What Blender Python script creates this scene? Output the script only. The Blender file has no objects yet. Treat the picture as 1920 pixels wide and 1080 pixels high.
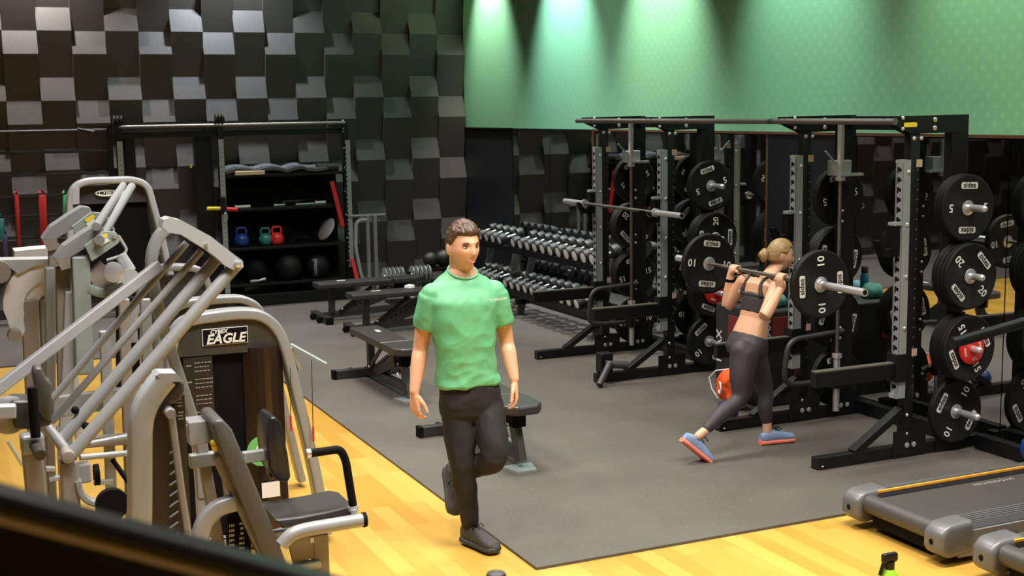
import bpy, bmesh, math, random
from mathutils import Vector, Matrix, Euler, noise
random.seed(7)
sc = bpy.context.scene
C = sc.collection
PI = math.pi
# ---------------------------------------------------------------- camera
F_PX = 2408.83
R_ = Vector((0.91246, -0.40883, -0.01609)); U_ = Vector((0.0712, 0.1194, 0.9903)); FW = Vector((0.4046, 0.9043, -0.1374))
yaw, pitch, roll = 4.20736412e-01, 1.37845151e-01, -1.62441510e-02
FW = Vector((math.sin(yaw)*math.cos(pitch), math.cos(yaw)*math.cos(pitch), -math.sin(pitch)))
r0 = Vector((math.cos(yaw), -math.sin(yaw), 0)); u0 = r0.cross(FW)
R_ = r0*math.cos(roll)+u0*math.sin(roll); U_ = R_.cross(FW)
EYE = Vector((0, 0, 2.4))
cam_d = bpy.data.cameras.new('camera'); cam = bpy.data.objects.new('camera', cam_d); C.objects.link(cam)
M = Matrix((( R_.x, U_.x, -FW.x, EYE.x), (R_.y, U_.y, -FW.y, EYE.y), (R_.z, U_.z, -FW.z, EYE.z), (0, 0, 0, 1)))
cam.matrix_world = M
cam_d.sensor_width = 36; cam_d.lens = F_PX*36/1920; cam_d.clip_start = .05; cam_d.clip_end = 100
cam_d.dof.use_dof = True; cam_d.dof.focus_distance = 8.2; cam_d.dof.aperture_fstop = 4.0
sc.camera = cam
# ---------------------------------------------------------------- world, exposure, lights
w = bpy.data.worlds.new('world'); sc.world = w; w.use_nodes = True
w.node_tree.nodes['Background'].inputs[0].default_value = (.9, .95, 1, 1)
w.node_tree.nodes['Background'].inputs[1].default_value = .05
vs = sc.view_settings
vs.view_transform = 'Standard'; vs.look = 'None'; vs.gamma = 1; vs.use_curve_mapping = False; vs.exposure = 0.0

def area(loc, power, size=(1.2, .3), col=(1, .93, .82), rot=(0, 0, 0), spread=PI*.62):
    l = bpy.data.lights.new('ceiling_lamp', 'AREA'); l.shape = 'RECTANGLE'; l.size, l.size_y = size
    l.energy = power; l.color = col; l.spread = spread
    o = bpy.data.objects.new('ceiling_lamp', l); C.objects.link(o); o.location = loc; o.rotation_euler = rot
    return o
def spot(loc, target, power, angle, col, blend=.6, rad=.05):
    l = bpy.data.lights.new('track_spot', 'SPOT'); l.energy = power; l.spot_size = math.radians(angle); l.spot_blend = blend
    l.color = col; l.shadow_soft_size = rad
    o = bpy.data.objects.new('track_spot', l); C.objects.link(o); o.location = loc
    d = Vector(target)-Vector(loc); o.rotation_euler = d.to_track_quat('-Z', 'Y').to_euler()
    return o
WARM = (1, .88, .72); NEU = (1, .95, .88)
KL = .86
for x, y, p in ((1.0, 4.6, 150), (3.4, 4.6, 170), (5.6, 4.4, 95), (1.0, 8.0, 130), (3.6, 8.2, 110), (3.8, 11.4, 95), (1.0, 11.8, 80), (3.4, 13.4, 45), (0.6, 1.2, 60), (4.6, 1.5, 90), (5.6, 8.4, 22), (5.2, 12.2, 40)):
    area((x, y, 4.9), p*KL, (1.3, .9), NEU)
# wall washers along the green wall
for y, p, c, dx in ((15.45, 800, (1, 1, .85), .36), (13.3, 1150, (.8, .93, 1), .4), (11.15, 850, (1, 1, .88), .5), (8.9, 360, (.85, 1, .92), .75), (6.7, 320, (.95, 1, .8), .8), (4.6, 300, (.95, 1, .8), .8)):
    spot((6.67-dx, y, 4.78), (6.67+.12, y, 3.0), p, 64, c, .9)
# spots raking down the back wall
for x, p, c in ((1.2, 700, (1, .95, .88)), (3.5, 760, (.82, .9, 1)), (-1.2, 300, (1, .95, .9)), (5.9, 40, (.9, 1, .6))):
    spot((x, 16.02, 4.98), (x, 16.3, 1.5), p, 100, c, .9, .08)

# ---------------------------------------------------------------- helpers
def at(px, py, Y):
    """point of the room seen at a pixel of the photograph, on the plane y = Y"""
    d = FW + R_*((px-960)/F_PX) - U_*((py-540)/F_PX)
    return EYE + d*((Y-EYE.y)/d.y)
def tag(o, label=None, cat=None, group=None, kind=None):
    if label: o['label'] = label
    if cat: o['category'] = cat
    if group: o['group'] = group
    if kind: o['kind'] = kind
    return o
def thing(name, label, cat, loc=(0, 0, 0), group=None, rotz=0):
    o = bpy.data.objects.new(name, None); C.objects.link(o); o.empty_display_size = .1
    o.location = loc; o.rotation_euler = (0, 0, rotz)
    return tag(o, label, cat, group)
def copy_tree(o, parent=None):
    c = o.copy(); C.objects.link(c); c.parent = parent
    for ch in list(o.children):
        copy_tree(ch, c)
    return c
class MB:
    """collects shapes into one mesh"""
    def __init__(s): s.v = []; s.f = []; s.sm = []; s.mi = []; s.cur = 0
    def add(s, vs_, fs, smooth=False):
        b = len(s.v); s.v += [tuple(v) for v in vs_]; s.f += [tuple(i+b for i in f) for f in fs]; s.sm += [smooth]*len(fs); s.mi += [s.cur]*(len(s.f)-len(s.mi)); return s
    def box(s, c, size, M=None, bev=0):
        c = Vector(c); x, y, z = [a/2 for a in size]
        if bev <= 0:
            P = [Vector((i, j, k)) for k in (-z, z) for j in (-y, y) for i in (-x, x)]
            F = [(0, 2, 3, 1), (4, 5, 7, 6), (0, 1, 5, 4), (2, 6, 7, 3), (0, 4, 6, 2), (1, 3, 7, 5)]
        else:
            b = min(bev, x*.99, y*.99, z*.99); bm = bmesh.new(); bmesh.ops.create_cube(bm, size=1)
            for v in bm.verts: v.co = Vector((v.co.x*2*x, v.co.y*2*y, v.co.z*2*z))
            bmesh.ops.bevel(bm, geom=bm.edges[:], offset=b, segments=2, affect='EDGES', profile=.5)
            P = [v.co.copy() for v in bm.verts]; bm.verts.index_update(); F = [tuple(v.index for v in f.verts) for f in bm.faces]; bm.free()
        if M is not None: P = [M @ p for p in P]
        return s.add([p+c for p in P], F, False)
    def beam(s, a, b, w_, h, up=(0, 0, 1), bev=0):
        a = Vector(a); b = Vector(b); d = b-a; L = d.length
        if L < 1e-6: return s
        zx = d.normalized(); upv = Vector(up)
        sd = zx.cross(upv)
        if sd.length < 1e-4: sd = zx.cross(Vector((1, 0, 0)))
        sd.normalize(); u = sd.cross(zx).normalized()
        Mt = Matrix((zx, sd, u)).transposed()
        return s.box((a+b)/2, (L, w_, h), Mt, bev)
    def tube(s, path, r, seg=10, closed=False, cap=True, flat=None):
        P = [Vector(p) for p in path]; n = len(P)
        R = r if isinstance(r, (list, tuple)) else [r]*n
        tang = []
        for i in range(n):
            if closed: t = P[(i+1) % n]-P[i-1]
            else: t = P[min(i+1, n-1)]-P[max(i-1, 0)]
            tang.append(t.normalized())
        ref = Vector((0, 0, 1)) if abs(tang[0].z) < .9 else Vector((1, 0, 0))
        nrm = (ref - tang[0]*ref.dot(tang[0])).normalized(); V = []
        for i in range(n):
            nrm = (nrm - tang[i]*nrm.dot(tang[i])).normalized(); bi = tang[i].cross(nrm)
            for k in range(seg):
                a = 2*PI*k/seg; ca, sa = math.cos(a), math.sin(a)
                V.append(P[i] + nrm*(ca*R[i]) + bi*(sa*R[i]))
        Fs = []
        m = n if closed else n-1
        for i in range(m):
            for k in range(seg):
                j = (i+1) % n; Fs.append((i*seg+k, i*seg+(k+1) % seg, j*seg+(k+1) % seg, j*seg+k))
        s.add(V, Fs, True)
        if cap and not closed:
            b = len(s.v)-n*seg
            s.f.append(tuple(b+k for k in reversed(range(seg)))); s.sm.append(False)
            s.f.append(tuple(b+(n-1)*seg+k for k in range(seg))); s.sm.append(False)
        return s
    def lathe(s, prof, c=(0, 0, 0), axis='z', seg=24, smooth=True):
        """prof: list of (r, h)"""
        c = Vector(c); V = []; n = len(prof)
        for r, h in prof:
            for k in range(seg):
                a = 2*PI*k/seg; x, y = r*math.cos(a), r*math.sin(a)
                V.append(c+(Vector((x, y, h)) if axis == 'z' else Vector((x, h, -y)) if axis == 'y' else Vector((h, x, y))))
        Fs = [(i*seg+k, i*seg+(k+1) % seg, (i+1)*seg+(k+1) % seg, (i+1)*seg+k) for i in range(n-1) for k in range(seg)]
        s.add(V, Fs, smooth); b = len(s.v)-n*seg
        if prof[0][0] > 1e-6: s.f.append(tuple(b+k for k in reversed(range(seg)))); s.sm.append(False)
        if prof[-1][0] > 1e-6: s.f.append(tuple(b+(n-1)*seg+k for k in range(seg))); s.sm.append(False)
        return s
    def ball(s, c, r, seg=16, rings=10, sc_=(1, 1, 1), M=None):
        c = Vector(c); V = []; 
        for i in range(rings+1):
            t = PI*i/rings
            for k in range(seg):
                a = 2*PI*k/seg; p = Vector((math.sin(t)*math.cos(a)*sc_[0], math.sin(t)*math.sin(a)*sc_[1], math.cos(t)*sc_[2]))*r
                if M is not None: p = M @ p
                V.append(c+p)
        Fs = [(i*seg+k, (i+1)*seg+k, (i+1)*seg+(k+1) % seg, i*seg+(k+1) % seg) for i in range(rings) for k in range(seg)]
        return s.add(V, Fs, True)
    def prism(s, poly, d, smooth=False):
        """poly: list of 3D points, extruded by vector d"""
        P = [Vector(p) for p in poly]; d = Vector(d); n = len(P)
        V = P+[p+d for p in P]
        Fs = [tuple(reversed(range(n))), tuple(range(n, 2*n))]
        s.add(V, Fs, False); b = len(s.v)-2*n
        for i in range(n):
            s.f.append((b+i, b+(i+1) % n, b+n+(i+1) % n, b+n+i)); s.sm.append(smooth)
        return s
    def mesh(s, name, m):
        me = bpy.data.meshes.new(name); me.from_pydata(s.v, [], s.f); s.mi += [s.cur]*(len(s.f)-len(s.mi))
        me.polygons.foreach_set('use_smooth', s.sm); me.polygons.foreach_set('material_index', s.mi)
        bm = bmesh.new(); bm.from_mesh(me); bmesh.ops.remove_doubles(bm, verts=bm.verts, dist=1e-5); bmesh.ops.recalc_face_normals(bm, faces=bm.faces); bm.to_mesh(me); bm.free()
        for q in (m if isinstance(m, (list, tuple)) else [m]): me.materials.append(q)
        if any(s.sm): me.set_sharp_from_angle(angle=math.radians(50))
        me.update()
        return me
    def build(s, name, m, parent=None, loc=None):
        o = bpy.data.objects.new(name, s.mesh(name, m)); C.objects.link(o)
        if loc is not None: o.location = loc
        if parent is not None:
            o.parent = parent
        return o
def wparent(o, parent):
    """keep world coordinates while parenting to an unrotated empty"""
    o.parent = parent; o.matrix_parent_inverse = Matrix.Translation(-parent.location)
    return o
def rounded(path, r=.06, n=5):
    """round the inner corners of a polyline"""
    P = [Vector(p) for p in path]; out = [P[0]]
    for i in range(1, len(P)-1):
        a, b, c = P[i-1], P[i], P[i+1]; d1 = (a-b); d2 = (c-b); rr = min(r, d1.length*.45, d2.length*.45)
        p1 = b+d1.normalized()*rr; p2 = b+d2.normalized()*rr
        for k in range(n+1):
            t = k/n; out.append(p1*(1-t)**2+b*2*t*(1-t)+p2*t*t)
    out.append(P[-1]); return out
def text_mesh(txt, size, m, name='lettering', parent=None, depth=.0015, bold=0.0, shear=0):
    """letters in the XZ plane facing -Y, centred on the origin"""
    cu = bpy.data.curves.new('lettering', 'FONT'); cu.body = txt; cu.size = size; cu.align_x = 'CENTER'; cu.align_y = 'CENTER'
    cu.extrude = depth/2; cu.offset = bold; cu.shear = shear; cu.resolution_u = 2
    to = bpy.data.objects.new('tmp', cu); C.objects.link(to)
    dg = bpy.context.evaluated_depsgraph_get(); me = bpy.data.meshes.new_from_object(to.evaluated_get(dg))
    bpy.data.objects.remove(to)
    me.transform(Matrix.Rotation(PI/2, 4, 'X')); me.materials.clear(); me.materials.append(m)
    o = bpy.data.objects.new(name, me); C.objects.link(o); o.parent = parent
    return o

# ---------------------------------------------------------------- materials
def mat(name, col, rough=.5, metal=0.0, bump=0.0, bscale=200, var=0.0, vscale=8, spec=.5, coat=0):
    m = bpy.data.materials.new(name); m.use_nodes = True; nt = m.node_tree; b = nt.nodes['Principled BSDF']
    b.inputs['Base Color'].default_value = (*col, 1); b.inputs['Roughness'].default_value = rough; b.inputs['Metallic'].default_value = metal
    b.inputs['Specular IOR Level'].default_value = spec; b.inputs['Coat Weight'].default_value = coat
    tc = nt.nodes.new('ShaderNodeTexCoord')
    if var > 0:
        n = nt.nodes.new('ShaderNodeTexNoise'); n.inputs['Scale'].default_value = vscale; n.inputs['Detail'].default_value = 4
        nt.links.new(tc.outputs['Object'], n.inputs['Vector'])
        mx = nt.nodes.new('ShaderNodeMix'); mx.data_type = 'RGBA'
        mx.inputs[6].default_value = (*[c*(1-var) for c in col], 1); mx.inputs[7].default_value = (*[min(1, c*(1+var)) for c in col], 1)
        nt.links.new(n.outputs['Fac'], mx.inputs[0]); nt.links.new(mx.outputs[2], b.inputs['Base Color'])
    if bump > 0:
        n = nt.nodes.new('ShaderNodeTexNoise'); n.inputs['Scale'].default_value = bscale; n.inputs['Detail'].default_value = 2
        nt.links.new(tc.outputs['Object'], n.inputs['Vector'])
        bp = nt.nodes.new('ShaderNodeBump'); bp.inputs['Strength'].default_value = bump; bp.inputs['Distance'].default_value = .002
        nt.links.new(n.outputs['Fac'], bp.inputs['Height']); nt.links.new(bp.outputs[0], b.inputs['Normal'])
    return m
BLK = mat('black_powder_coat', (.005, .005, .006), .42, var=.2, spec=.35)
BLKM = mat('black_matte', (.003, .003, .0035), .75, spec=.12)
DARKGREY = mat('dark_grey_plastic', (.035, .034, .033), .5, var=.1)
RUB = mat('black_rubber', (.005, .005, .005), .6, bump=.2, var=.15, spec=.28)
CHR = mat('chrome_steel', (.7, .7, .72), .3, .75)
KNURL = mat('knurled_steel', (.22, .2, .18), .42, 1.0, bump=.6, bscale=900)
ZINC = mat('brushed_zinc', (.42, .46, .46), .38, .55, var=.1, vscale=20)
SILV = mat('silver_machine_paint', (.27, .275, .28), .32, .15, var=.06)
WSILV = mat('pale_grey_machine_paint', (.37, .385, .4), .35, .08)
GREEN_GREY = mat('grey_green_machine_paint', (.27, .31, .285), .4, .1)
VINYL = mat('dark_vinyl_upholstery', (.032, .03, .027), .38, bump=.25, bscale=350, var=.12)
PADL = mat('grey_vinyl_upholstery', (.075, .07, .064), .42, bump=.25, bscale=350, var=.12)
WHITE = mat('white_print', (.72, .71, .68), .5)
BADGE = mat('cream_badge', (.6, .59, .54), .5)
INK = mat('black_print', (.01, .01, .01), .6)
RED = mat('red_enamel', (.62, .02, .015), .35)
REDD = mat('dark_red_fabric', (.16, .012, .012), .8)
BLUE = mat('blue_enamel', (.01, .04, .2), .35)
TEAL = mat('teal_enamel', (.02, .17, .16), .4)
YEL = mat('yellow_plastic', (.8, .6, .03), .4)
GRN = mat('green_rubber', (.05, .3, .09), .5)
ORG = mat('orange_edge', (.75, .3, .015), .4)
TAN = mat('pale_wood', (.62, .45, .26), .6, var=.15)
BROWN = mat('brown_wood_trim', (.09, .035, .018), .5, var=.2)
SMOKE = mat('smoked_brown_shroud', (.022, .011, .007), .2, var=.2, vscale=2)
# ---------------------------------------------------------------- the setting
W_X, BY = 6.67, 16.42
def nodes(m): return m.node_tree.nodes, m.node_tree.links
def rubber_floor():
    m = mat('speckled_rubber_floor', (.1, .1, .1), .62); N, L = nodes(m); b = N['Principled BSDF']
    tc = N.new('ShaderNodeTexCoord'); n = N.new('ShaderNodeTexNoise'); n.inputs['Scale'].default_value = 1.3; n.inputs['Detail'].default_value = 5
    L.new(tc.outputs['Object'], n.inputs['Vector'])
    r = N.new('ShaderNodeValToRGB'); r.color_ramp.elements[0].position = .3; r.color_ramp.elements[1].position = .75
    r.color_ramp.elements[0].color = (.064, .056, .046, 1); r.color_ramp.elements[1].color = (.096, .084, .069, 1); L.new(n.outputs['Fac'], r.inputs[0])
    n2 = N.new('ShaderNodeTexNoise'); n2.inputs['Scale'].default_value = 95; n2.inputs['Detail'].default_value = 3; L.new(tc.outputs['Object'], n2.inputs['Vector'])
    r2 = N.new('ShaderNodeValToRGB'); r2.color_ramp.elements[0].position = .66; r2.color_ramp.elements[1].position = .74
    L.new(n2.outputs['Fac'], r2.inputs[0])
    mx = N.new('ShaderNodeMix'); mx.data_type = 'RGBA'; mx.inputs[7].default_value = (.2, .19, .17, 1)
    L.new(r2.outputs[0], mx.inputs[0]); L.new(r.outputs[0], mx.inputs[6]); L.new(mx.outputs[2], b.inputs['Base Color'])
    n3 = N.new('ShaderNodeTexNoise'); n3.inputs['Scale'].default_value = 160; L.new(tc.outputs['Object'], n3.inputs['Vector'])
    bp = N.new('ShaderNodeBump'); bp.inputs['Strength'].default_value = .35; bp.inputs['Distance'].default_value = .004
    L.new(n3.outputs['Fac'], bp.inputs['Height']); L.new(bp.outputs[0], b.inputs['Normal'])
    return m
def wood_floor():
    m = mat('maple_plank_floor', (.7, .45, .15), .3); N, L = nodes(m); b = N['Principled BSDF']
    tc = N.new('ShaderNodeTexCoord'); mp = N.new('ShaderNodeMapping'); mp.inputs['Rotation'].default_value = (0, 0, PI/2)
    L.new(tc.outputs['Object'], mp.inputs[0])
    br = N.new('ShaderNodeTexBrick'); br.offset = .37; br.inputs['Scale'].default_value = 1; br.inputs['Brick Width'].default_value = 1.15; br.inputs['Row Height'].default_value = .115
    br.inputs['Mortar Size'].default_value = .0012; br.inputs['Color1'].default_value = (.0, 0, 0, 1); br.inputs['Color2'].default_value = (1, 1, 1, 1); br.inputs['Mortar'].default_value = (.35, .35, .35, 1)
    L.new(mp.outputs[0], br.inputs['Vector'])
    n = N.new('ShaderNodeTexNoise'); n.inputs['Scale'].default_value = 1.0; n.inputs['Detail'].default_value = 6
    mp2 = N.new('ShaderNodeMapping'); mp2.inputs['Scale'].default_value = (9, 1.2, 1); L.new(tc.outputs['Object'], mp2.inputs[0]); L.new(mp2.outputs[0], n.inputs['Vector'])
    add = N.new('ShaderNodeMix'); add.data_type = 'RGBA'; add.inputs[0].default_value = .45
    L.new(br.outputs['Color'], add.inputs[6]); L.new(n.outputs['Color'], add.inputs[7])
    r = N.new('ShaderNodeValToRGB'); e = r.color_ramp.elements; e[0].position = .05; e[0].color = (.39, .2, .026, 1); e[1].position = .85; e[1].color = (.57, .35, .075, 1)
    L.new(add.outputs[2], r.inputs[0]); L.new(r.outputs[0], b.inputs['Base Color'])
    return m
def green_wall():
    m = mat('green_dotted_wallcovering', (.1, .35, .17), .6); N, L = nodes(m); b = N['Principled BSDF']
    tc = N.new('ShaderNodeTexCoord'); mp0 = N.new('ShaderNodeMapping'); mp0.inputs['Scale'].default_value = (0, 1, 1); L.new(tc.outputs['Object'], mp0.inputs[0]); mp = N.new('ShaderNodeMapping'); mp.inputs['Rotation'].default_value = (PI/4, 0, 0); L.new(mp0.outputs[0], mp.inputs[0])
    v = N.new('ShaderNodeTexVoronoi'); v.inputs['Scale'].default_value = 11; v.inputs['Randomness'].default_value = 0.0; L.new(mp.outputs[0], v.inputs['Vector'])
    r = N.new('ShaderNodeValToRGB'); r.color_ramp.elements[0].position = .2; r.color_ramp.elements[0].color = (1, 1, 1, 1); r.color_ramp.elements[1].position = .3; r.color_ramp.elements[1].color = (0, 0, 0, 1)
    L.new(v.outputs['Distance'], r.inputs[0])
    n = N.new('ShaderNodeTexNoise'); n.inputs['Scale'].default_value = .55; n.inputs['Detail'].default_value = 2; L.new(tc.outputs['Object'], n.inputs['Vector'])
    mul = N.new('ShaderNodeMath'); mul.operation = 'MULTIPLY'; L.new(r.outputs[0], mul.inputs[0]); L.new(n.outputs['Fac'], mul.inputs[1])
    mx = N.new('ShaderNodeMix'); mx.data_type = 'RGBA'; mx.inputs[6].default_value = (.17, .42, .25, 1); mx.inputs[7].default_value = (.22, .47, .25, 1)
    L.new(mul.outputs[0], mx.inputs[0]); L.new(mx.outputs[2], b.inputs['Base Color'])
    return m
FLOORM = rubber_floor(); WOODM = wood_floor(); GREENM = green_wall()
MIRROR = mat('mirror_glass', (.62, .64, .63), .02, 1.0)
NAVY = mat('dark_navy_panel', (.007, .008, .012), .45)
CEILM = mat('dark_ceiling', (.02, .02, .02), .9)
TILE = mat('grey_brown_acoustic_tile', (.058, .052, .048), .5, var=.2, vscale=30, bump=.3, bscale=120)
def structure(name, mb, m):
    o = mb.build(name, m); tag(o, kind='structure'); return o
mb = MB(); mb.box((1.0, 6.0, -.06), (14, 24, .1)); fl = structure('floor', mb, WOODM)
# rubber floor: right of x = 2.755 and all beyond y = 13.1
mb = MB(); mb.prism([(2.755, 5.9, -.01), (7.2, 5.9, -.01), (7.2, 18, -.01), (-6, 18, -.01), (-6, 13.25, -.01), (2.755, 13.25, -.01)], (0, 0, .016))
fr = structure('floor_rubber', mb, FLOORM); fr.name = 'floor.001'
# back wall: a field of facets; each column rises 1 row facing up, falls 2 rows facing down
cw, rh, dp = .3875, .2742, .095
x0 = 1.232-20*cw; zt = 3.417
mb = MB()
def prof(col, z):
    """protrusion of column at height z"""
    k = (zt - z)/rh - (0 if col % 2 else 1)
    k = k % 3.0
    # bright row spans k in (2,3): recess at top (k=2) -> full at bottom (k=3 = 0), then back over two rows
    return dp*(k-2) if k >= 2 else dp*(1-k/2)
rows = 19
def heights():
    z = zt+4*rh
    return [z-i*rh for i in range(rows)]
hz = [h for h in heights() if h > -.2]
ncol = int(round((W_X-x0)/cw))
for c in range(ncol):
    xa = x0+c*cw; xb = xa+cw; col = c+1
    xb = min(xb, W_X)
    for i in range(len(hz)-1):
        za, zb = hz[i], hz[i+1]; pa, pb = prof(col, za-1e-4), prof(col, zb+1e-4)
        mb.add([(xa, BY-pa, za), (xb, BY-pa, za), (xb, BY-pb, zb), (xa, BY-pb, zb)], [(0, 1, 2, 3)])
        for xs in (xa, xb):
            mb.add([(xs, BY-pa, za), (xs, BY-pb, zb), (xs, BY+.06, zb), (xs, BY+.06, za)], [(0, 1, 2, 3)])
structure('wall_back', mb, TILE)
mb = MB(); mb.box((.9, BY+.12, 2.5), (14, .1, 5.2)); structure('wall_back_backing', mb, BLKM).name = 'wall_back.001'
mb = MB(); mb.box((W_X+.08, 6.1, 3.6), (.16, 20.6, 2.86)); structure('wall_right', mb, GREENM)
mb = MB(); mb.box((W_X+.1, 6.1, 1.08), (.16, 20.6, 2.17)); structure('wall_right_lower', mb, NAVY).name = 'wall_right.001'
mb = MB(); mb.box((W_X-.012, 5.0, 2.165), (.03, 15.2, .022)); structure('trim_1', mb, BROWN)
for n, yv in enumerate((12.636, 9.375)):
    mb = MB(); mb.box((W_X-.004, yv, 1.08), (.022, .03, 2.15)); structure('trim_%d' % (n+2), mb, BROWN)
mb = MB(); mb.box((W_X-.012, 15.6, 2.165), (.03, 1.6, .02)); structure('trim_4', mb, BLK)
for n, (ya, yb) in enumerate(((12.66, 13.735), (13.745, 14.79), (9.4, 11.0), (11.01, 12.61), (6.6, 8.32), (4.9, 6.59), (3.2, 4.89))):
    mb = MB(); mb.box((W_X+.006, (ya+yb)/2, 1.11), (.02, yb-ya, 2.07)); o = structure('wall_mirror', mb, MIRROR); o.name = 'wall_right_mirror_%d' % (n+1)
mb = MB(); mb.box((W_X+.005, 15.6, 1.08), (.03, 1.55, 2.1)); structure('wall_panel_1', mb, NAVY)  # dark navy wall panel without mirror, not a doorway
mb = MB(); mb.box((W_X+.0, 8.85, 1.1), (.03, 1.02, 2.1)); structure('wall_panel_2', mb, NAVY)  # second dark wall panel, filling the gap between mirrors
mb = MB(); mb.box((.9, 6, 5.1), (14, 24, .1)); structure('ceiling', mb, CEILM)
mb = MB(); mb.box((-5.9, 6, 2.5), (.1, 24, 5.2)); structure('wall_left', mb, BLKM)
mb = MB(); mb.box((.9, -5.9, 2.5), (14, .1, 5.2)); structure('wall_front', mb, BLKM)
# ---------------------------------------------------------------- bumper plates
def pill(w_, h, n=6, y=0):
    out = []; r = h*.3
    for cx, cz, a0 in ((w_/2-r, h/2-r, 0), (-w_/2+r, h/2-r, 90), (-w_/2+r, -h/2+r, 180), (w_/2-r, -h/2+r, 270)):
        for k in range(n+1):
            a = math.radians(a0+90*k/n); out.append((cx+r*math.cos(a), y, cz+r*math.sin(a)))
    return out
def make_plate(num, th):
    R0 = .225
    root = thing('bumper_plate', 'proto', 'weight plate')
    mb = MB(); h = th/2
    mb.lathe([(.026, -h*.75), (.055, -h*.75), (.058, -h*.72), (.075, -h*.72), (.082, -h*.86), (.2, -h*.86), (.206, -h), (.219, -h), (R0, -h*.72), (R0, -h*.1), (R0-.003, 0), (R0, h*.1), (R0, h*.72), (.219, h), (.206, h), (.2, h*.86), (.082, h*.86), (.075, h*.72), (.058, h*.72), (.055, h*.75), (.026, h*.75), (.026, -h*.75)], axis='y', seg=48)
    mb.build('rubber_disc', RUB, root)
    mb = MB(); mb.lathe([(.0255, -h*.8), (.05, -h*.8), (.053, -h*.7), (.053, h*.7), (.05, h*.8), (.0255, h*.8), (.0255, -h*.8)], axis='y', seg=28)
    mb.build('steel_hub', CHR, root)
    yf = -h*.86-.0008
    for s in (0, 1):
        mb = MB(); mb.prism(pill(.145, .044), (0, -.0012, 0)); b = mb.build('badge', BADGE, root)
        b.matrix_basis = Matrix.Rotation(PI*s, 4, 'Y') @ Matrix.Translation((0, yf, .15))
        t = text_mesh('sidea', .054, INK, 'lettering', b, .001, .0012); t.location = (0, -.0018, .002)
        t = text_mesh(num, .078, WHITE, 'number', root, .001, .0012); t.matrix_basis = Matrix.Rotation(PI*s, 4, 'Y') @ Matrix.Translation((.15, yf-.0008, 0))
    return root
PL = {'5': (make_plate('5', .03), .03), '10': (make_plate('10', .045), .045), '15': (make_plate('15', .055), .055), '20': (make_plate('20', .07), .07)}
PUSED = {}
def place_plate(num, x, y, z, ang, label, group=None):
    src = PL[num][0]
    o = src if num not in PUSED else copy_tree(src); PUSED[num] = 1
    o.rotation_euler = (0, math.radians(ang), 0); o.location = (x, y, z); o['label'] = label; o['category'] = 'weight plate'
    if group: o['group'] = group
    elif 'group' in o: del o['group']
    return o
# small red plate
def make_red(x, y, z, ang, label):
    root = thing('fractional_plate', label, 'weight plate', (x, y, z), 'small red plates on the storage horns')
    mb = MB(); mb.lathe([(.026, -.01), (.04, -.012), (.095, -.012), (.104, -.008), (.104, .008), (.095, .012), (.026, .012), (.026, -.01)], axis='y', seg=36); mb.build('red_disc', RED, root)
    for s in (0, 1):
        t = text_mesh('sidea', .03, WHITE, 'lettering', root, .001, .0005); t.matrix_basis = Matrix.Rotation(PI*s, 4, 'Y') @ Matrix.Translation((0, -.0133, .068))
        t = text_mesh('2,5', .03, WHITE, 'number', root, .001, .0005); t.matrix_basis = Matrix.Rotation(PI*s+PI/2, 4, 'Y') @ Matrix.Translation((0, -.0133, .068))
    root.rotation_euler = (0, math.radians(ang), 0)
    return root
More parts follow.
